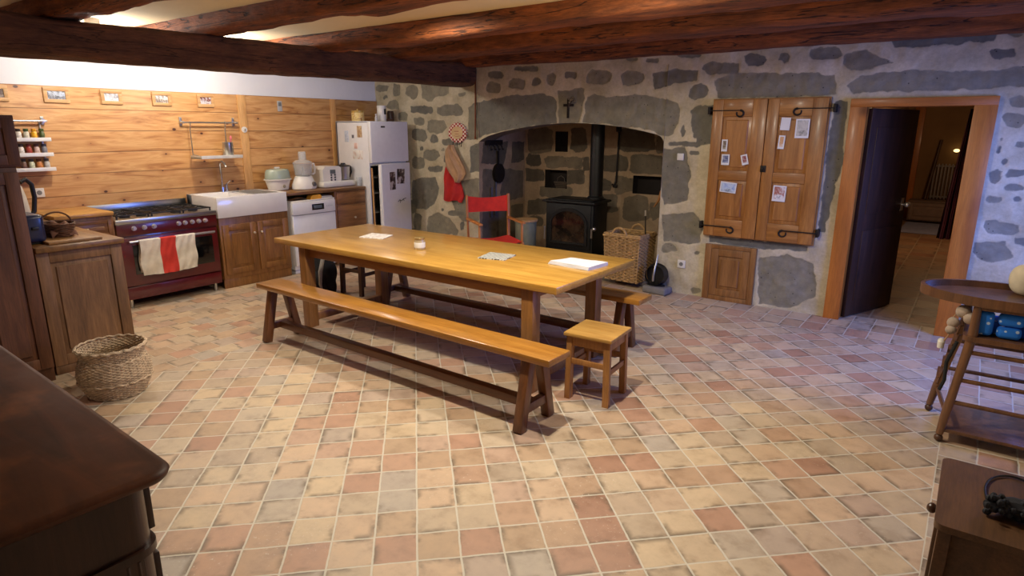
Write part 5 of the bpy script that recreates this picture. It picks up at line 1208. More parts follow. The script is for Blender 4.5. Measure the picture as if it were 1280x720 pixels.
b = MB(); b.lathe([(.0, -.006), (.118, -.006), (.118, .006), (0, .006)], seg=32); M_ = Matrix.Translation((0, .02, .118)) @ Matrix.Rotation(R90, 4, 'X'); b.v = [tuple(M_ @ Vector(p)) for p in b.v]; part(r, 'back_plate', b, BLACK)
b = MB(); b.tube([(-.005, -.07, .06), (-.002, -.075, .12), (0, -.05, .19), (.0, -.02, .26), (.002, 0, .33)], [.013, .014, .012, .010, .009], 10); part(r, 'handle', b, STEEL, 'shiny metal handle')

# ---- enamel bin with a wooden lid
r = thing('lidded_bin', 'grey-green round bin with a wooden lid behind the red folding chair', 'bin', (2.42, .22, .0605))
b = MB(); b.lathe([(.12, 0), (.125, .01), (.135, .47), (.14, .475), (.14, .49)], seg=28); part(r, 'body', b, plain('grey_green_enamel', rgb(128, 130, 110), .4))
b = MB(); b.lathe([(.150, .492), (.152, .497), (.152, .512), (.148, .516), (0, .516)], seg=28); part(r, 'lid', b, PALEW, 'pale wooden lid')

# ---- red director's chair
r = thing('folding_chair', "red canvas director's chair with wooden arms in front of the fireplace", 'chair', (2.53, -.56, 0), math.radians(56))
W = .25; D = .25
for sx in (-1, 1):
    b = MB(); b.bar((sx*W, .23, .41), (sx*(W+.005), .262, .925), .028, .022, .004, up=(1, 0, 0)); part(r, 'back_post', b, CHW)
    b = MB(); b.bar((sx*W, -D+.02, .41), (sx*W, -D+.02, .64), .028, .022, .004, up=(1, 0, 0)); part(r, 'arm_post', b, CHW)
    b = MB(); b.box(sx*W-.024, sx*W+.024, -D-.035, .245, .64, .662, .006); part(r, 'armrest', b, CHW)
    b = MB(); b.box(sx*W-.013, sx*W+.013, -D-.02, D+.0, .40, .43, .004); part(r, 'seat_rail', b, CHW)
    b = MB(); b.box(sx*W-.013, sx*W+.013, -D-.01, D+.02, .0, .028, .004); part(r, 'foot_rail', b, CHW)
for y in (-D+.03, D-.03):
    for s in (-1, 1):
        b = MB(); b.bar((s*W, y+s*.012, .02), (-s*W, y+s*.012, .41), .026, .018, .003, up=(0, 1, 0)); part(r, 'cross_leg', b, CHW)
b = MB()
b.grid(lambda u, v: (-W-.012+(2*W+.024)*u, .243+.035*math.sin(PI*u)+.02*v, .725+.19*v-.030*math.sin(PI*u)*(v)), 20, 8)
b.grid(lambda u, v: (-W-.012+(2*W+.024)*u, .251+.035*math.sin(PI*u)+.02*v, .725+.19*v-.030*math.sin(PI*u)*(v)), 20, 8); part(r, 'back_canvas', b, RED, 'red canvas backrest')
b = MB(); b.grid(lambda u, v: (-W+2*W*u, -D+2*D*v, .437-.03*math.sin(PI*u)), 20, 8); b.grid(lambda u, v: (-W+2*W*u, -D+2*D*v, .431-.03*math.sin(PI*u)), 20, 8); part(r, 'seat_canvas', b, RED, 'red canvas seat')

# ---- things on the fireplace walls
r = thing('iron_hook_rail', 'black iron hook rail on the left cheek inside the fireplace', 'hook rail', (1.853, .28, 1.47), R90)
b = MB(); b.box(-.17, .17, -.03, -.002, .0, .06, .004); part(r, 'plate', b, IRON)
for x in (-.12, -.04, .04, .12):
    b = MB(); b.tube([(x, -.02, .01), (x, -.05, -.02), (x, -.06, -.06), (x, -.085, -.05)], .008, 8); part(r, 'hook', b, IRON)
r = thing('hanging_pan', 'black iron pan hanging inside the left cheek of the fireplace', 'pan', (1.853, .36, 1.0), R90)
b = MB(); b.prism([(.105*math.cos(2*PI*k/24), .11+.125*math.sin(2*PI*k/24)) for k in range(24)], 'y', -.05, -.008); part(r, 'bowl', b, IRON)
b = MB(); b.bar((0, -.02, .2), (-.01, -.03, .40), .03, .012, .003); part(r, 'handle', b, IRON)
for (x, h, z, lab) in ((.21, .34, .60, 'thin steel fire tool hanging at the left in the fireplace'), (.30, .38, .62, 'grey fire iron hanging right of the thin steel one in the fireplace')):
    b = MB(); b.cyl((x, -.03, z), (x, -.03, z+h), .010, .008, 8); b.box(x-.022, x+.022, -.04, -.02, z-.05, z+.02, .003); solo('fire_tool', b, plain('dull_steel', rgb(110, 112, 122), .4, .7), lab, 'fire tool', (1.853, 0, 0), R90)
b = MB(); b.cyl((3.262, .985, 1.03), (3.275, .985, 1.68), .012, .012, 10); b.tube([(3.262, .985, 1.03), (3.24, .97, .99), (3.215, .965, 1.0)], .014, 8); b.box(3.235, 3.30, .97, .998, 1.64, 1.70, .006); b.box(3.22, 3.28, .97, .998, .96, 1.0, .006)
solo('pot_hanger', b, IRON, 'long iron pot hanger on the back wall right of the flue pipe', 'pot hanger')
def niche(x0, x1, z0, z1, lab):
    b = MB(); e = .02; y0, y1 = 1.002, 1.15; a, c, d, f = x0-e, x1+e, z0-e, z1+e
    b.add([(a, y0, d), (c, y0, d), (c, y0, f), (a, y0, f), (a+.015, y1, d+.012), (c-.015, y1, d+.012), (c-.015, y1, f-.015), (a+.015, y1, f-.015)],
          [(0, 1, 5, 4), (1, 2, 6, 5), (2, 3, 7, 6), (3, 0, 4, 7), (4, 5, 6, 7)])
    return solo('fireplace_niche', b, plain('black_recess', rgb(40, 32, 27), .95, bump=.5, bs=30), lab, 'niche')
niche(2.19, 2.535, .90, 1.145, 'dark square niche in the fireplace back above the stove')
niche(2.33, 2.53, 1.375, 1.65, 'dark upright niche in the fireplace back, near the arch')
niche(3.48, 3.86, .89, 1.13, 'dark wide niche in the fireplace back above the log basket')
r = thing('wire_basket', 'small wire bowl in the dark square niche above the stove', 'bowl', (2.40, 1.06, .893))
b = MB(); wicker_round(b, 0, 0, 6, lambda z: .05+.35*z, .005, .016, .004, 12, 1.4, .35, 40, .002); part(r, 'bowl', b, plain('grey_wire', rgb(108, 92, 76), .6))
b = MB(); b.tube([(-.06+.0, 0, .08), (-.05, 0, .14), (.0, 0, .17), (.05, 0, .14), (.06, 0, .08)], .005, 8); part(r, 'handle', b, plain('grey_wire_handle', rgb(84, 72, 60), .6))
# iron cross with dried flowers on the keystone
r = thing('iron_cross', 'black iron cross with dried flowers on the keystone of the fireplace', 'cross', (3.14, -.004, 1.79))
b = MB(); b.box(-.013, .013, -.014, -.002, 0, .21, .003); b.box(-.06, .07, -.015, -.003, .125, .152, .003); part(r, 'cross', b, IRON)
b = MB(); rs = random.Random(9)
for k in range(9): b.tube([(0, -.014, .10), (.02+.006*k, -.03, .16+.004*k), (.012+.012*k, -.03-.002*k, .20+rs.uniform(-.02, .03))], .003, 5)
part(r, 'stems', b, plain('dry_stem', rgb(70, 56, 40), .9))
b = MB()
for k in range(8): b.ball((.02+.012*k, -.035, .185+rs.uniform(-.02, .045)), .013, .011, .012, 8, 6)
part(r, 'dried_flowers', b, plain('dry_flower', rgb(128, 112, 84), .9), 'pale dried flowers')
# conduit down the wall
b = MB(); b.cyl((1.80, -.012, 1.575), (1.812, -.012, 2.30), .0085, .0085, 10); b.cyl((1.80, -.012, 1.545), (1.80, -.012, 1.578), .012, .012, 10); solo('copper_pipe', b, COPPER, 'thin copper pipe running down the stone wall left of the arch', 'pipe')
socket((4.563, -.004, .315), 0, 'white socket low on the stone wall left of the small cupboard door')
socket((4.474, -.004, 1.406), 0, 'small white switch plate on the stone wall right of the arch', False, .034)
# rosette with hooks, apron and bag
r = thing('gingham_hook_board', 'round red gingham rosette with wire hooks on the stone wall', 'hook board', (1.515, -.004, 1.62))
r.scale = (1.28, 1.0, 1.05)
t = NT('red_gingham'); tc = t.n('ShaderNodeTexCoord').outputs['Object']
ck = t.n('ShaderNodeTexChecker', {0: t.n('ShaderNodeVectorMath', {0: tc, 1: (0, 5, 0)}, operation='ADD').outputs[0], 3: 44.0}).outputs['Fac']
t.p(Base_Color=t.mix(ck, rgb(160, 30, 32), rgb(226, 206, 186)), Roughness=.85); GING = t.m
def disc(b, r0, y0, y1, n=40, wavy=0.0, nw=20):
    b.prism([(r0*(1+wavy*math.cos(nw*2*PI*k/n))*math.cos(2*PI*k/n), r0*(1+wavy*math.cos(nw*2*PI*k/n))*math.sin(2*PI*k/n)) for k in range(n)], 'y', y0, y1)
b = MB(); disc(b, .118, -.022, -.002, 80, .05, 20); part(r, 'ruffle', b, GING)
b = MB(); disc(b, .074, -.030, -.021, 36); part(r, 'face', b, plain('cream_face', rgb(206, 172, 124), .7), 'cream middle')
b = MB()
for k in range(6): b.box(-.03+.01*k-.003, -.03+.01*k+.003, -.0315, -.0295, .012, .022, 0)
for k in range(5): b.box(-.02+.01*k-.003, -.02+.01*k+.003, -.0315, -.0295, -.018, -.010, 0)
b.tube([(-.045, -.0305, -.035), (0, -.0305, -.042), (.045, -.0305, -.035)], .002, 6); part(r, 'lettering', b, plain('red_thread', rgb(150, 60, 50), .8), 'tiny reddish lettering')
for x in (-.055, 0, .055):
    b = MB(); b.tube([(x, -.02, -.09), (x, -.025, -.135), (x+.008, -.04, -.16), (x+.02, -.055, -.15), (x+.022, -.06, -.13)], .004, 7); part(r, 'hook', b, IRON)
def hang(name, outline, y, mats, label, cat, n=26, depth=.05, seed=1, th=.012):
    """cloth hanging on the wall: outline gives (z, xleft, xright) rows"""
    zs = [o[0] for o in outline][::-1]; xl = [o[1] for o in outline][::-1]; xr = [o[2] for o in outline][::-1]
    c = (np.mean(xl)+np.mean(xr))/2; zb = min(zs)
    def fn(back):
        def f(u, v):
            z = zb+(max(zs)-zb)*v; a = np.interp(z, zs, xl); e = np.interp(z, zs, xr)
            fold = depth*(.5+.5*math.sin(2*PI*(2.3*u+.4*math.sin(3*v+seed)+seed*.3)))*math.sin(PI*min(1, max(0, u*.96+.02)))**.5
            return (a+(e-a)*u-c, (y-.012-fold) if not back else y-.004, z-zb+.012*math.sin(9*u+seed)*(1-v))
        return f
    b = MB(); b.grid(fn(0), n, 24); b.grid(fn(1), n, 24)
    return solo(name, b, mats, label, cat, (c, 0, zb), smooth=1.2)
hang('apron', [(1.28, 1.36, 1.44), (1.18, 1.30, 1.47), (1.05, 1.265, 1.53), (.92, 1.26, 1.58), (.83, 1.255, 1.61), (.75, 1.25, 1.56)], -.002, REDC, 'red cloth apron hanging low on the stone wall under the beige bag', 'apron', seed=2, depth=.05)
hang('cloth_bag', [(1.47, 1.42, 1.50), (1.40, 1.36, 1.53), (1.30, 1.35, 1.60), (1.20, 1.36, 1.67), (1.12, 1.42, 1.70), (1.05, 1.49, 1.655), (1.01, 1.52, 1.60)], -.068, BEIGE, 'beige cloth bag hanging from the rosette hooks on the stone wall', 'bag', seed=4, depth=.04)

# ---- shuttered wall cupboard
r = thing('shuttered_cupboard', 'double wooden shutters with iron strap hinges on the stone wall', 'cupboard', (4.785, -.004, .658))
b = MB(); Wd, Hd = 1.005, 1.288
b.box(-.01, Wd+.01, -.03, 0, -.01, Hd+.008, .003); part(r, 'frame', b, SHUT)
def shutter(x0, w, label):
    b = MB(); b.T = tr(x0, -.03, 0); th = .03; rl = .10
    b.box(0, rl, -th, 0, 0, Hd, .005); b.box(w-rl*1.25, w, -th, 0, 0, Hd, .005)
    f = part(r, 'shutter', b, SHUT, label)
    for z0, z1 in ((0, .165), (.545, .635), (1.135, Hd)):
        b = MB(); b.T = tr(x0, -.03, 0); b.box(rl, w-rl*1.25, -th*.96, 0, z0, z1, .004); part(f, 'rail', b, SHUT_H)
    for z0, z1 in ((.165, .545), (.635, 1.135)):
        b = MB(); b.T = tr(x0, -.03, 0); b.box(rl, w-rl*1.25, -th*.35, -.001, z0, z1, .001); b.box(rl+.03, w-rl*1.25-.03, -th*.6, -.002, z0+.03, z1-.03, .012, seg=1)
        part(f, 'panel', b, SHUT)
    return f
shutter(.0, .497, 'left shutter leaf'); shutter(.503, .502, 'right shutter leaf')
for x, z, sgn in ((-.035, 1.19, 1), (Wd+.05, 1.20, -1), (-.035, .095, 1), (Wd+.035, .11, -1)):
    L = .345; b = MB(); y = -.066
    b.bar((x, y, z), (x+sgn*(L-.05), y, z), .020, .008, .002); b.box(x-.012-.0, x+.012, -.066, .01, z-.035, z+.035, .004)
    pts = [(x+sgn*(L-.05+.032*math.sin(a)), y, z+.0-.028+.028*math.cos(a)) for a in [PI*1.65*k/14 for k in range(15)]]
    b.tube(pts, [.010-.004*k/14 for k in range(15)], 8)
    part(r, 'strap_hinge', b, IRON, 'black iron strap hinge')
b = MB(); b.box(.49, .54, -.07, -.06, .635, .695, .004); b.cyl((.515, -.07, .665), (.515, -.085, .665), .012, .010, 12); part(r, 'latch', b, IRON, 'iron latch')
# cards pinned to the shutters (x, z are wall coordinates)
cards = [(4.925, 1.527, .055, .11, [rgb(226, 214, 190), rgb(90, 70, 50), rgb(206, 196, 170)], 'upper small cream card on the left shutter'),
         (4.945, 1.395, .075, .10, [rgb(230, 230, 232), rgb(70, 80, 120), rgb(200, 206, 220)], 'white card with a blue picture on the left shutter'),
         (5.125, 1.40, .06, .095, [rgb(226, 216, 206), rgb(140, 50, 50), rgb(206, 190, 180)], 'small tilted card with a red spot on the left shutter'),
         (4.995, 1.135, .155, .10, [rgb(90, 130, 200), rgb(200, 214, 232), rgb(70, 84, 96)], 'wide blue landscape postcard low on the left shutter'),
         (5.455, 1.725, .08, .11, [rgb(236, 226, 204), rgb(226, 214, 190)], 'plain cream note at the top of the right shutter'),
         (5.600, 1.685, .115, .165, [rgb(140, 140, 136), rgb(206, 200, 188), rgb(70, 70, 72)], 'large grey photo at the top right of the right shutter'),
         (5.437, 1.565, .055, .12, [rgb(226, 200, 160), rgb(206, 150, 100), rgb(236, 226, 206)], 'narrow cream card under the plain note on the right shutter'),
         (5.465, 1.105, .115, .145, [rgb(226, 220, 214), rgb(170, 90, 70), rgb(236, 232, 228), rgb(90, 80, 90)], 'pale card with brownish figures low on the right shutter')]
rots = [0, 0, -.25, .08, .05, 0, .05, .03]
for (x, z, w, h, cols, lab), ro in zip(cards, rots):
    b = MB(); b.box(-w/2, w/2, -.0012, .0012, -h/2, h/2, 0)
    if len(cols) > 2: b.box(-w/2+.012, w/2-.012, -.0018, -.001, -h/2+(.02 if h > w else .008), h/2-.012, 0, 1)
    o = solo('pinned_card', b, [PAPER, pic_mat('card_print', cols, 9.0)], lab, 'card', (x, -.0665, z)); o.rotation_euler = (0, ro, 0)
# ---- small cupboard door under the shutters
r = thing('small_cupboard_door', 'small wooden cupboard door low in the stone wall under the shutters', 'cupboard door', (4.81, -.002, .0))
b = MB(); b.box(0, .065, -.035, 0, 0, .565, .004); b.box(.445, .50, -.035, 0, 0, .565, .004); b.box(.065, .445, -.035, 0, .525, .565, .004); b.box(.065, .445, -.035, 0, 0, .045, .004); part(r, 'frame', b, CAB)
b = panel_door(.376, .475, .028, .07, tr(.067, -.004, .048)); part(r, 'door', b, CAB)
# ================================================================ foreground and right side
# ---- wicker laundry basket
r = thing('laundry_basket', 'round grey wicker basket with a flared rim on the tiles by the peninsula', 'basket', (2.60, -4.655, 0))
r.scale = (.79, .79, .80)
def lr(z):
    return float(np.interp(z, [0, .03, .10, .19, .27, .31, .335, .37, .41], [.195, .212, .248, .265, .248, .226, .220, .236, .252]))
b = MB()
for k in range(36):
    z = .008+.0107*k; ph = PI*(k % 2); rr = lr(z); seg = 112
    amp = .0045 if .10 < z < .30 else .006
    zt = lambda a, z: z + .0*math.cos(a)
    b.tube([((rr+amp*math.sin(28*2*PI*i/seg+ph))*math.cos(2*PI*i/seg), (rr+amp*math.sin(28*2*PI*i/seg+ph))*math.sin(2*PI*i/seg), z) for i in range(seg)], .0058, 5, closed=True)
part(r, 'weave', b, WICK_G)
b = MB()
for k in range(28):
    a = 2*PI*k/28; b.tube([(lr(z)*math.cos(a), lr(z)*math.sin(a), z) for z in (.005, .06, .13, .2, .27, .31, .335, .37, .395)], .0052, 6)
part(r, 'stakes', b, WICK_G)
b = MB()
for zz, rr in ((.398, .252), (.405, .243), (.30, .236), (.135, .264), (.012, .205)):
    b.tube([((rr+.004*math.sin(20*2*PI*i/120))*math.cos(2*PI*i/120), (rr+.004*math.sin(20*2*PI*i/120))*math.sin(2*PI*i/120), zz+.004*math.cos(20*2*PI*i/120)) for i in range(120)], .008, 6, closed=True)
part(r, 'braided_rims', b, WICK_G)
b = MB(); b.lathe([(.2, .004), (.2, .012), (0, .012)], seg=32); part(r, 'base', b, WICK_G)

# ---- sideboard, lower left
r = thing('sideboard', 'dark polished sideboard with a rounded corner in the lower left foreground', 'sideboard', (4.48, -5.89, 0), -.0285)
X0, X1, Y0, Y1 = -1.06, 1.01, -.33, .335
def round_rect(x0, x1, y0, y1, rad, n=10):
    pts = []
    for cx, cy, a0 in ((x1-rad, y1-rad, 0), (x0+rad, y1-rad, 90), (x0+rad, y0+rad, 180), (x1-rad, y0+rad, 270)):
        for k in range(n+1):
            a = math.radians(a0+90*k/n); pts.append((cx+rad*math.cos(a), cy+rad*math.sin(a)))
    return pts
b = MB(); lay = [(.868, -.022), (.872, -.010), (.880, -.003), (.888, 0), (.894, -.003), (.899, -.010), (.9, -.018)]
vs = []; fs = []
for z, ins in lay:
    vs += [(x, y, z) for x, y in round_rect(X0-ins, X1+ins, Y0-ins, Y1+ins, .06+max(ins, -.03))]
n = len(vs)//len(lay)
for i in range(len(lay)-1):
    for k in range(n): fs.append((i*n+k, i*n+(k+1) % n, (i+1)*n+(k+1) % n, (i+1)*n+k))
fs += [tuple(range(n))[::-1], tuple((len(lay)-1)*n+k for k in range(n))]
b.add(vs, fs)
t = NT('polished_top'); tc = t.n('ShaderNodeTexCoord').outputs['Object']
mp = t.n('ShaderNodeMapping', {'Vector': tc, 'Scale': (1, 6, 6)}).outputs[0]
c1 = t.ramp(t.noise(mp, 2.0, 5.0, .6, .8), [(.3, rgb(54, 28, 14)), (.7, rgb(92, 50, 26))])
wear = t.ss(t.noise(tc, 3.2, 4.0, .6), .50, .70)
c1 = t.mix(t.math('MULTIPLY', wear, .6), c1, rgb(140, 84, 44))
t.p(Base_Color=c1, Roughness=t.ramp(t.noise(tc, 4.0, 4.0), [(.3, (.42, .42, .42)), (.7, (.6, .6, .6))]), Specular_IOR_Level=.3)
part(r, 'top', b, t.m)
b = MB(); b.prism(round_rect(X0+.05, X1-.05, Y0+.03, Y1-.05, .05, 8), 'z', .10, .868); part(r, 'body', b, DARKW_Z)
b = MB(); b.prism(round_rect(X0+.04, X1-.04, Y0+.02, Y1-.04, .055, 8), 'z', .68, .70); b.prism(round_rect(X0+.04, X1-.04, Y0+.02, Y1-.04, .055, 8), 'z', .10, .15); part(r, 'moulding', b, DARKW_Z)
b = MB(); b.T = Matrix.Translation((X1-.05, Y0+.03, 0)) @ Matrix.Rotation(R90, 4, 'Z')
d_ = Y1-.05-(Y0+.03)
b.box(.08, d_-.10, -.008, .002, .20, .64, .006); b.box(.12, d_-.14, -.016, -.004, .24, .60, .010, seg=1); part(r, 'end_panel', b, DARKW_Z)
for x in (X1-.058, ):
    b = MB()
    for k in range(4): b.cyl((X1-.058+.004*(k % 2), Y1-.085-.012*k, .16), (X1-.058+.004*(k % 2), Y1-.085-.012*k, .67), .006, .006, 8)
    part(r, 'fluted_corner', b, DARKW_Z)
for i in range(3):
    w = (X1-X0-.2)/3
    M_ = Matrix.Translation((X1-.10-w*i, Y1-.05, 0)) @ Matrix.Rotation(PI, 4, 'Z')
    b = panel_door(w-.03, .46, .018, .07, M_ @ Matrix.Translation((0, 0, .18))); part(r, 'door', b, DARKW_Z)
    b = panel_door(w-.03, .13, .018, .03, M_ @ Matrix.Translation((0, 0, .71))); part(r, 'drawer', b, DARKW_Z)
for x in (X0+.1, X1-.1):
    for y in (Y0+.08, Y1-.1):
        b = MB(); b.lathe([(.035, 0), (.05, .03), (.035, .10)], (x, y, 0), 16); part(r, 'foot', b, DARKW_Z)

# ---- small side table with a knob, lower right
r = thing('side_table', 'small worn wooden side table with a dark knob in the lower right corner', 'side table', (7.24, -3.795, 0))
ZT_ = .50
b = MB(); b.prism(round_rect(-.27, .27, -.25, .255, .03, 6), 'z', ZT_-.022, ZT_); part(r, 'top', b, SIDEW)
b = MB(); b.box(-.245, .245, .21, .225, .05, ZT_-.022, .002); b.box(.23, .245, -.225, .225, .05, ZT_-.022, .002); b.box(-.245, -.23, -.2, .2, .05, .32, .002); b.box(-.245, .245, -.2, -.185, .04, ZT_-.022, .002); part(r, 'body', b, SIDEW)
for sx in (-1, 1):
    for sy in (-1, 1):
        b = MB(); b.box(sx*.24-.018, sx*.24+.018, sy*.22-.018, sy*.22+.018, 0, ZT_-.022, .004); part(r, 'leg', b, SIDEW)
b = MB(); b.box(-.25, .20, -.18, .18, .335, .465, .004); dr = part(r, 'drawer', b, SIDEW)
b = MB(); b.cyl((-.25, .02, .405), (-.268, .02, .405), .007, .007, 10); b.ball((-.278, .02, .405), .016, .018, .018); part(dr, 'knob', b, DARKW, 'dark round knob')
b = MB(); rs = random.Random(5)
def lumpy(t_):
    return (7.095+.26*t_, -3.905+.055*t_+.02*math.sin(7*t_), ZT_+.038)
for k in range(170):
    p = lumpy(k/170); q = [rs.gauss(0, 1) for _ in range(3)]; L = math.sqrt(sum(x*x for x in q))
    b.ball((p[0], p[1]+.034*q[1]/L, max(ZT_+.012, p[2]+.030*q[2]/L)), .010, .009, .011, 7, 5)
b.tube([lumpy(k/12) for k in range(13)], [.016+.016*min(1, k/3) for k in range(13)], 10)
solo('string_lights', b, plain('dark_bulbs', rgb(30, 32, 40), .6, var=.4), 'dark knobbly bundle lying on the small side table', 'bundle')
b = MB(); pts = []
for k in range(25):
    a = PI*(1.05-1.15*k/24); pts.append((7.18+.085*math.cos(a), -3.735+.16*math.sin(a), ZT_+.006))
pts = [(7.105, -3.87, ZT_+.01)]+pts+[(7.27, -3.80, ZT_+.006)]
b.tube(pts, .0035, 7); solo('thin_cable', b, BLACK, 'thin dark cable looping out of the knobbly bundle on the side table', 'cable')

# ---- old wooden high chair at the right edge, facing left
r = thing('high_chair', 'old wooden high chair with an oval tray at the right edge', 'high chair', (7.15, -2.0, 0))
def lg(x, y): return (x-7.15, y+2.0)
fl = [((6.957, -2.228), (7.02, -2.205)), ((6.885, -1.798), (6.985, -1.84)), ((7.40, -2.228), (7.33, -2.205)), ((7.42, -1.798), (7.33, -1.84))]
for (fx, fy), (tx, ty) in fl:
    a, c = lg(fx, fy), lg(tx, ty)
    b = MB(); b.tube([(a[0], a[1], .045), (a[0]*.8+c[0]*.2, a[1]*.8+c[1]*.2, .17), (a[0]*.5+c[0]*.5, a[1]*.5+c[1]*.5, .34), (c[0], c[1], .62), (c[0], c[1], .79)], [.018, .023, .021, .024, .018], 12); lgp = part(r, 'leg', b, HCW)
    b = MB(); b.ball((a[0], a[1], .022), .022); part(lgp, 'caster', b, BROWN_DK)
b = MB(); b.prism([(x, y) for x, y in round_rect(-.17, .22, -.235, .19, .04, 6)], 'z', .595, .622); part(r, 'seat', b, HCW)
def at_leg(i, z):
    (fx, fy), (tx, ty) = fl[i]; k = min(1, z/.62); a = lg(fx+(tx-fx)*k, fy+(ty-fy)*k); return (a[0], a[1], z)
for i, j, zs in ((0, 2, (.53, .37, .24)), (1, 3, (.48, .30)), (0, 1, (.16,)), (2, 3, (.2, .4))):
    for z in zs:
        b = MB(); b.cyl(at_leg(i, z), at_leg(j, z), .012, .012, 10); part(r, 'rung', b, HCW)
b = MB(); b.box(-.195, .25, -.235, .20, .062, .082, .004); part(r, 'lower_board', b, HCW)
# little ladder-shaped footrest at the front
b = MB()
for y in (-.14, .05): b.bar((-.175, y, .60), (-.235, y, .30), .022, .014, .003)
for k in range(4): b.box(-.19-.015*k-.02, -.19-.015*k+.015, -.14, .05, .54-.07*k, .553-.07*k, .002)
part(r, 'footrest', b, HCW)
b = MB(); b.tube([(-.19, -.215, .58), (-.22, -.225, .46), (-.215, -.235, .36), (-.23, -.235, .30)], .009, 8); part(r, 'strap', b, BLACKC, 'black strap')
b = MB()
def ell2(a, c, n=48): return [(a*math.cos(2*PI*k/n), c*math.sin(2*PI*k/n)) for k in range(n)]
b.prism(ell2(.40, .245), 'z', .79, .803)
n = 48; o2, i2 = ell2(.405, .25), ell2(.385, .23)
vs = [(x, y, .788) for x, y in o2]+[(x, y, .838) for x, y in o2]+[(x, y, .838) for x, y in i2]+[(x, y, .80) for x, y in i2]; fs = []
for k in range(n):
    j = (k+1) % n
    for q in range(3): fs.append((q*n+k, q*n+j, (q+1)*n+j, (q+1)*n+k))
b.add(vs, fs); part(r, 'tray', b, HCW)
for s in (-1, 1):
    b = MB(); b.box(-.13, .24, s*.20-.012, s*.20+.012, .765, .79, .004); part(r, 'arm', b, HCW)
b = MB()
for y in (-.19, .15): b.bar((.2, y, .6), (.28, y, 1.1), .028, .022, .004)
for z in (.75, .9, 1.05): b.box(.21+.16*(z-.6), .235+.16*(z-.6), -.19, .15, z-.03, z+.03, .005)
part(r, 'backrest', b, HCW)
t = NT('blue_dotted_fabric'); tc = t.n('ShaderNodeTexCoord').outputs['Object']
dv_ = t.n('ShaderNodeTexVoronoi', {'Vector': tc, 'Scale': 24.0}).outputs['Distance']
t.p(Base_Color=t.mix(t.ss(dv_, .16, .22, 1.0, 0.0), rgb(30, 120, 226), rgb(190, 214, 240)), Roughness=.8); DOT = t.m
r2_ = thing('dotted_cushion', 'bright blue dotted seat cushion inside the high chair', 'cushion', (7.10, -2.0, .623))
def pad(x0, x1, z0, z1, y, th):
    b = MB(); b.box(x0, x1, y-th, y+th, z0, z1, .022, seg=4); return b
for (x0, x1, z0, z1) in ((-.075, .0, .005, .135), (.015, .125, .07, .137), (.015, .12, .003, .066), (.14, .23, .003, .137)):
    part(r2_, 'pad', pad(x0, x1, z0, z1, -.165, .03), DOT)
b = MB(); b.box(-.08, .16, -.13, .14, .0, .05, .02, seg=4); part(r2_, 'seat_pad', b, DOT)
b = MB(); b.grid(lambda u, v: (.085*math.sin(PI*v)**.6*math.cos(2*PI*u)*(1+.08*math.sin(6*PI*u)), .075*math.sin(PI*v)**.6*math.sin(2*PI*u)*(1+.06*math.cos(5*v+4*PI*u)), .085*(1-math.cos(PI*v))*(1+.05*math.sin(4*PI*u))), 28, 18)
solo('white_bundle', b, CREAM, 'cream rounded cloth bundle on the high chair tray, cut by the right edge', 'bundle', (7.225, -1.86, .804), smooth=1.5)
r = thing('toy_garland', 'cream cloth toys and beads hanging from the front of the high chair', 'toy', (6.94, -2.12, .50))
b = MB(); rs = random.Random(3)
b.tube([(.05, -.02, .27), (-.0, -.01, .22), (-.035, 0, .15), (-.02, 0, .09), (-.05, 0, .02)], .004, 6); part(r, 'cord', b, BEIGE)
for (x, y, z, s) in ((.02, -.04, .235, .036), (.055, -.05, .205, .033), (-.015, -.01, .16, .030), (-.02, -.02, .12, .026)):
    b = MB(); b.grid(lambda u, v: (x+s*math.sin(PI*v)*math.cos(2*PI*u)*(1+.18*math.sin(6*PI*u+3*v)), y+s*math.sin(PI*v)*math.sin(2*PI*u)*(1+.15*math.cos(4*PI*u)), z-s*math.cos(PI*v)), 16, 10); part(r, 'cloth_toy', b, plain('faded_cloth', rgb(176, 158, 142), .95, var=.3))
for k in range(2):
    b = MB(); b.lathe([(.0, 0), (.016, .004), (.018, .04), (.010, .05), (0, .052)], (-.05+.0*k, .0+.03*k, .0-.0*k), 12); part(r, 'bell', b, WHITE2)

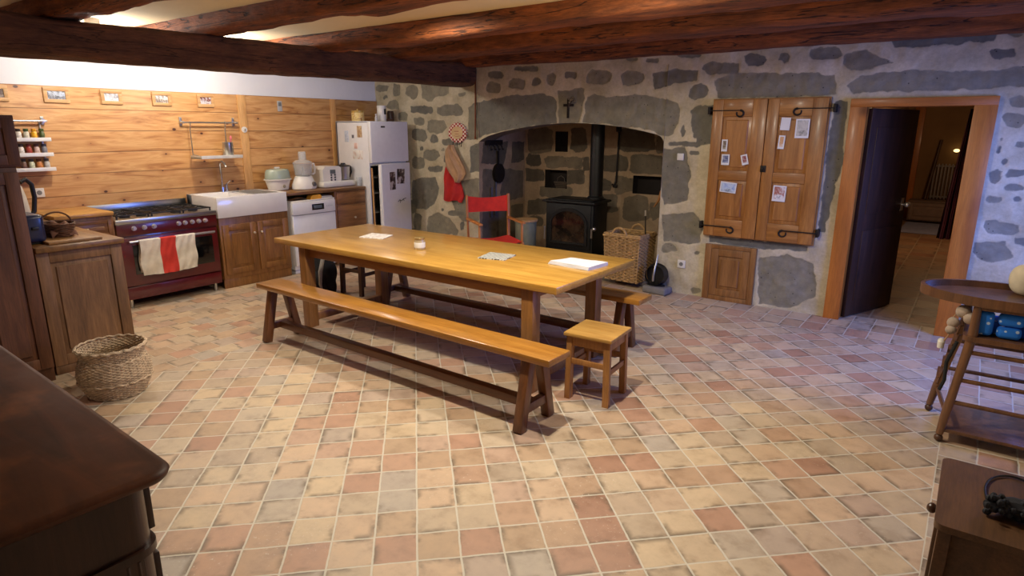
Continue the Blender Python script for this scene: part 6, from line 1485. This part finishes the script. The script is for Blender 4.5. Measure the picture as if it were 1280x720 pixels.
# ---- seen through the door
r = thing('radiator', 'pale ribbed radiator at the far end of the next room', 'radiator', (6.43, 8.24, .405))
RADI = plain('radiator_paint', rgb(150, 140, 138), .5)
for k in range(8):
    b = MB(); b.box(-.20+.055*k-.014, -.20+.055*k+.014, -.05, .03, 0, .66, .010); part(r, 'fin', b, RADI)
b = MB(); b.box(-.22, .21, -.03, .01, .03, .06, .004); b.box(-.22, .21, -.03, .01, .6, .63, .004); part(r, 'header', b, RADI)
r = thing('low_chest', 'low grey panelled chest under the radiator in the next room', 'chest', (6.30, 7.9, 0))
b = MB(); b.box(-.36, .36, -.2, .2, .03, .38, .005); b.box(-.38, .38, -.22, .22, .38, .40, .005); part(r, 'body', b, plain('grey_paint', rgb(126, 104, 92), .6))
b = panel_door(.68, .30, .02, .05, tr(-.34, -.20, .05)); part(r, 'front_panel', b, plain('grey_paint_panel', rgb(136, 114, 102), .6))
b = MB(); b.grid(lambda u, v: (-.35+.7*u, -.75+1.5*v, .006+.0025*math.sin(14*u)*math.sin(9*v)), 16, 20); b.grid(lambda u, v: (-.35+.7*u, -.75+1.5*v, .0005), 16, 20)
solo('floor_light_patch', b, plain('blue_light_tone', rgb(150, 158, 196), .95), 'pale blue light patch laid as a thin sheet in the next room', 'floor_light_patch', (6.3, 6.9, 0))  # sheet whose pale blue colour stands for window light on the floor
b = MB()
def cur(back):
    def f(u, v):
        z = .74+1.11*v; w = .03+.085*(1-v)
        return (6.822-w*(1-u)-(.012 if back else 0), .50+.04*math.sin(16*u+2*v)+.05*u, z)
    return f
b.grid(cur(0), 24, 20); b.grid(cur(1), 24, 20); solo('door_curtain', b, BLUEP, 'dark red curtain behind the right side of the door frame', 'curtain', smooth=1.3)
b = MB(); b.cyl((6.16, 8.05, .405), (6.26, 8.24, 1.5), .03, .025, 10); solo('leaning_stick', b, BROWN_DK, 'dark stick leaning on the far wall of the next room', 'stick')
r = thing('wall_light', 'small yellow wall light at the far end of the next room', 'lamp', (6.52, 8.29, 1.30))
b = MB(); b.cyl((0, 0, 0), (0, -.06, 0), .03, .02, 12); part(r, 'bracket', b, IRON)
b = MB(); b.ball((0, -.09, .01), .05, .04, .03); part(r, 'bulb', b, glow('yellow_bulb', (1.0, .72, .28), 2.5), 'glowing bulb')
b = MB(); b.box(5.77, 5.94, 8.22, 8.295, 0, 2.1, .005); solo('wooden_post', b, FRAMEW, 'upright wooden post against the far wall of the next room', 'post')
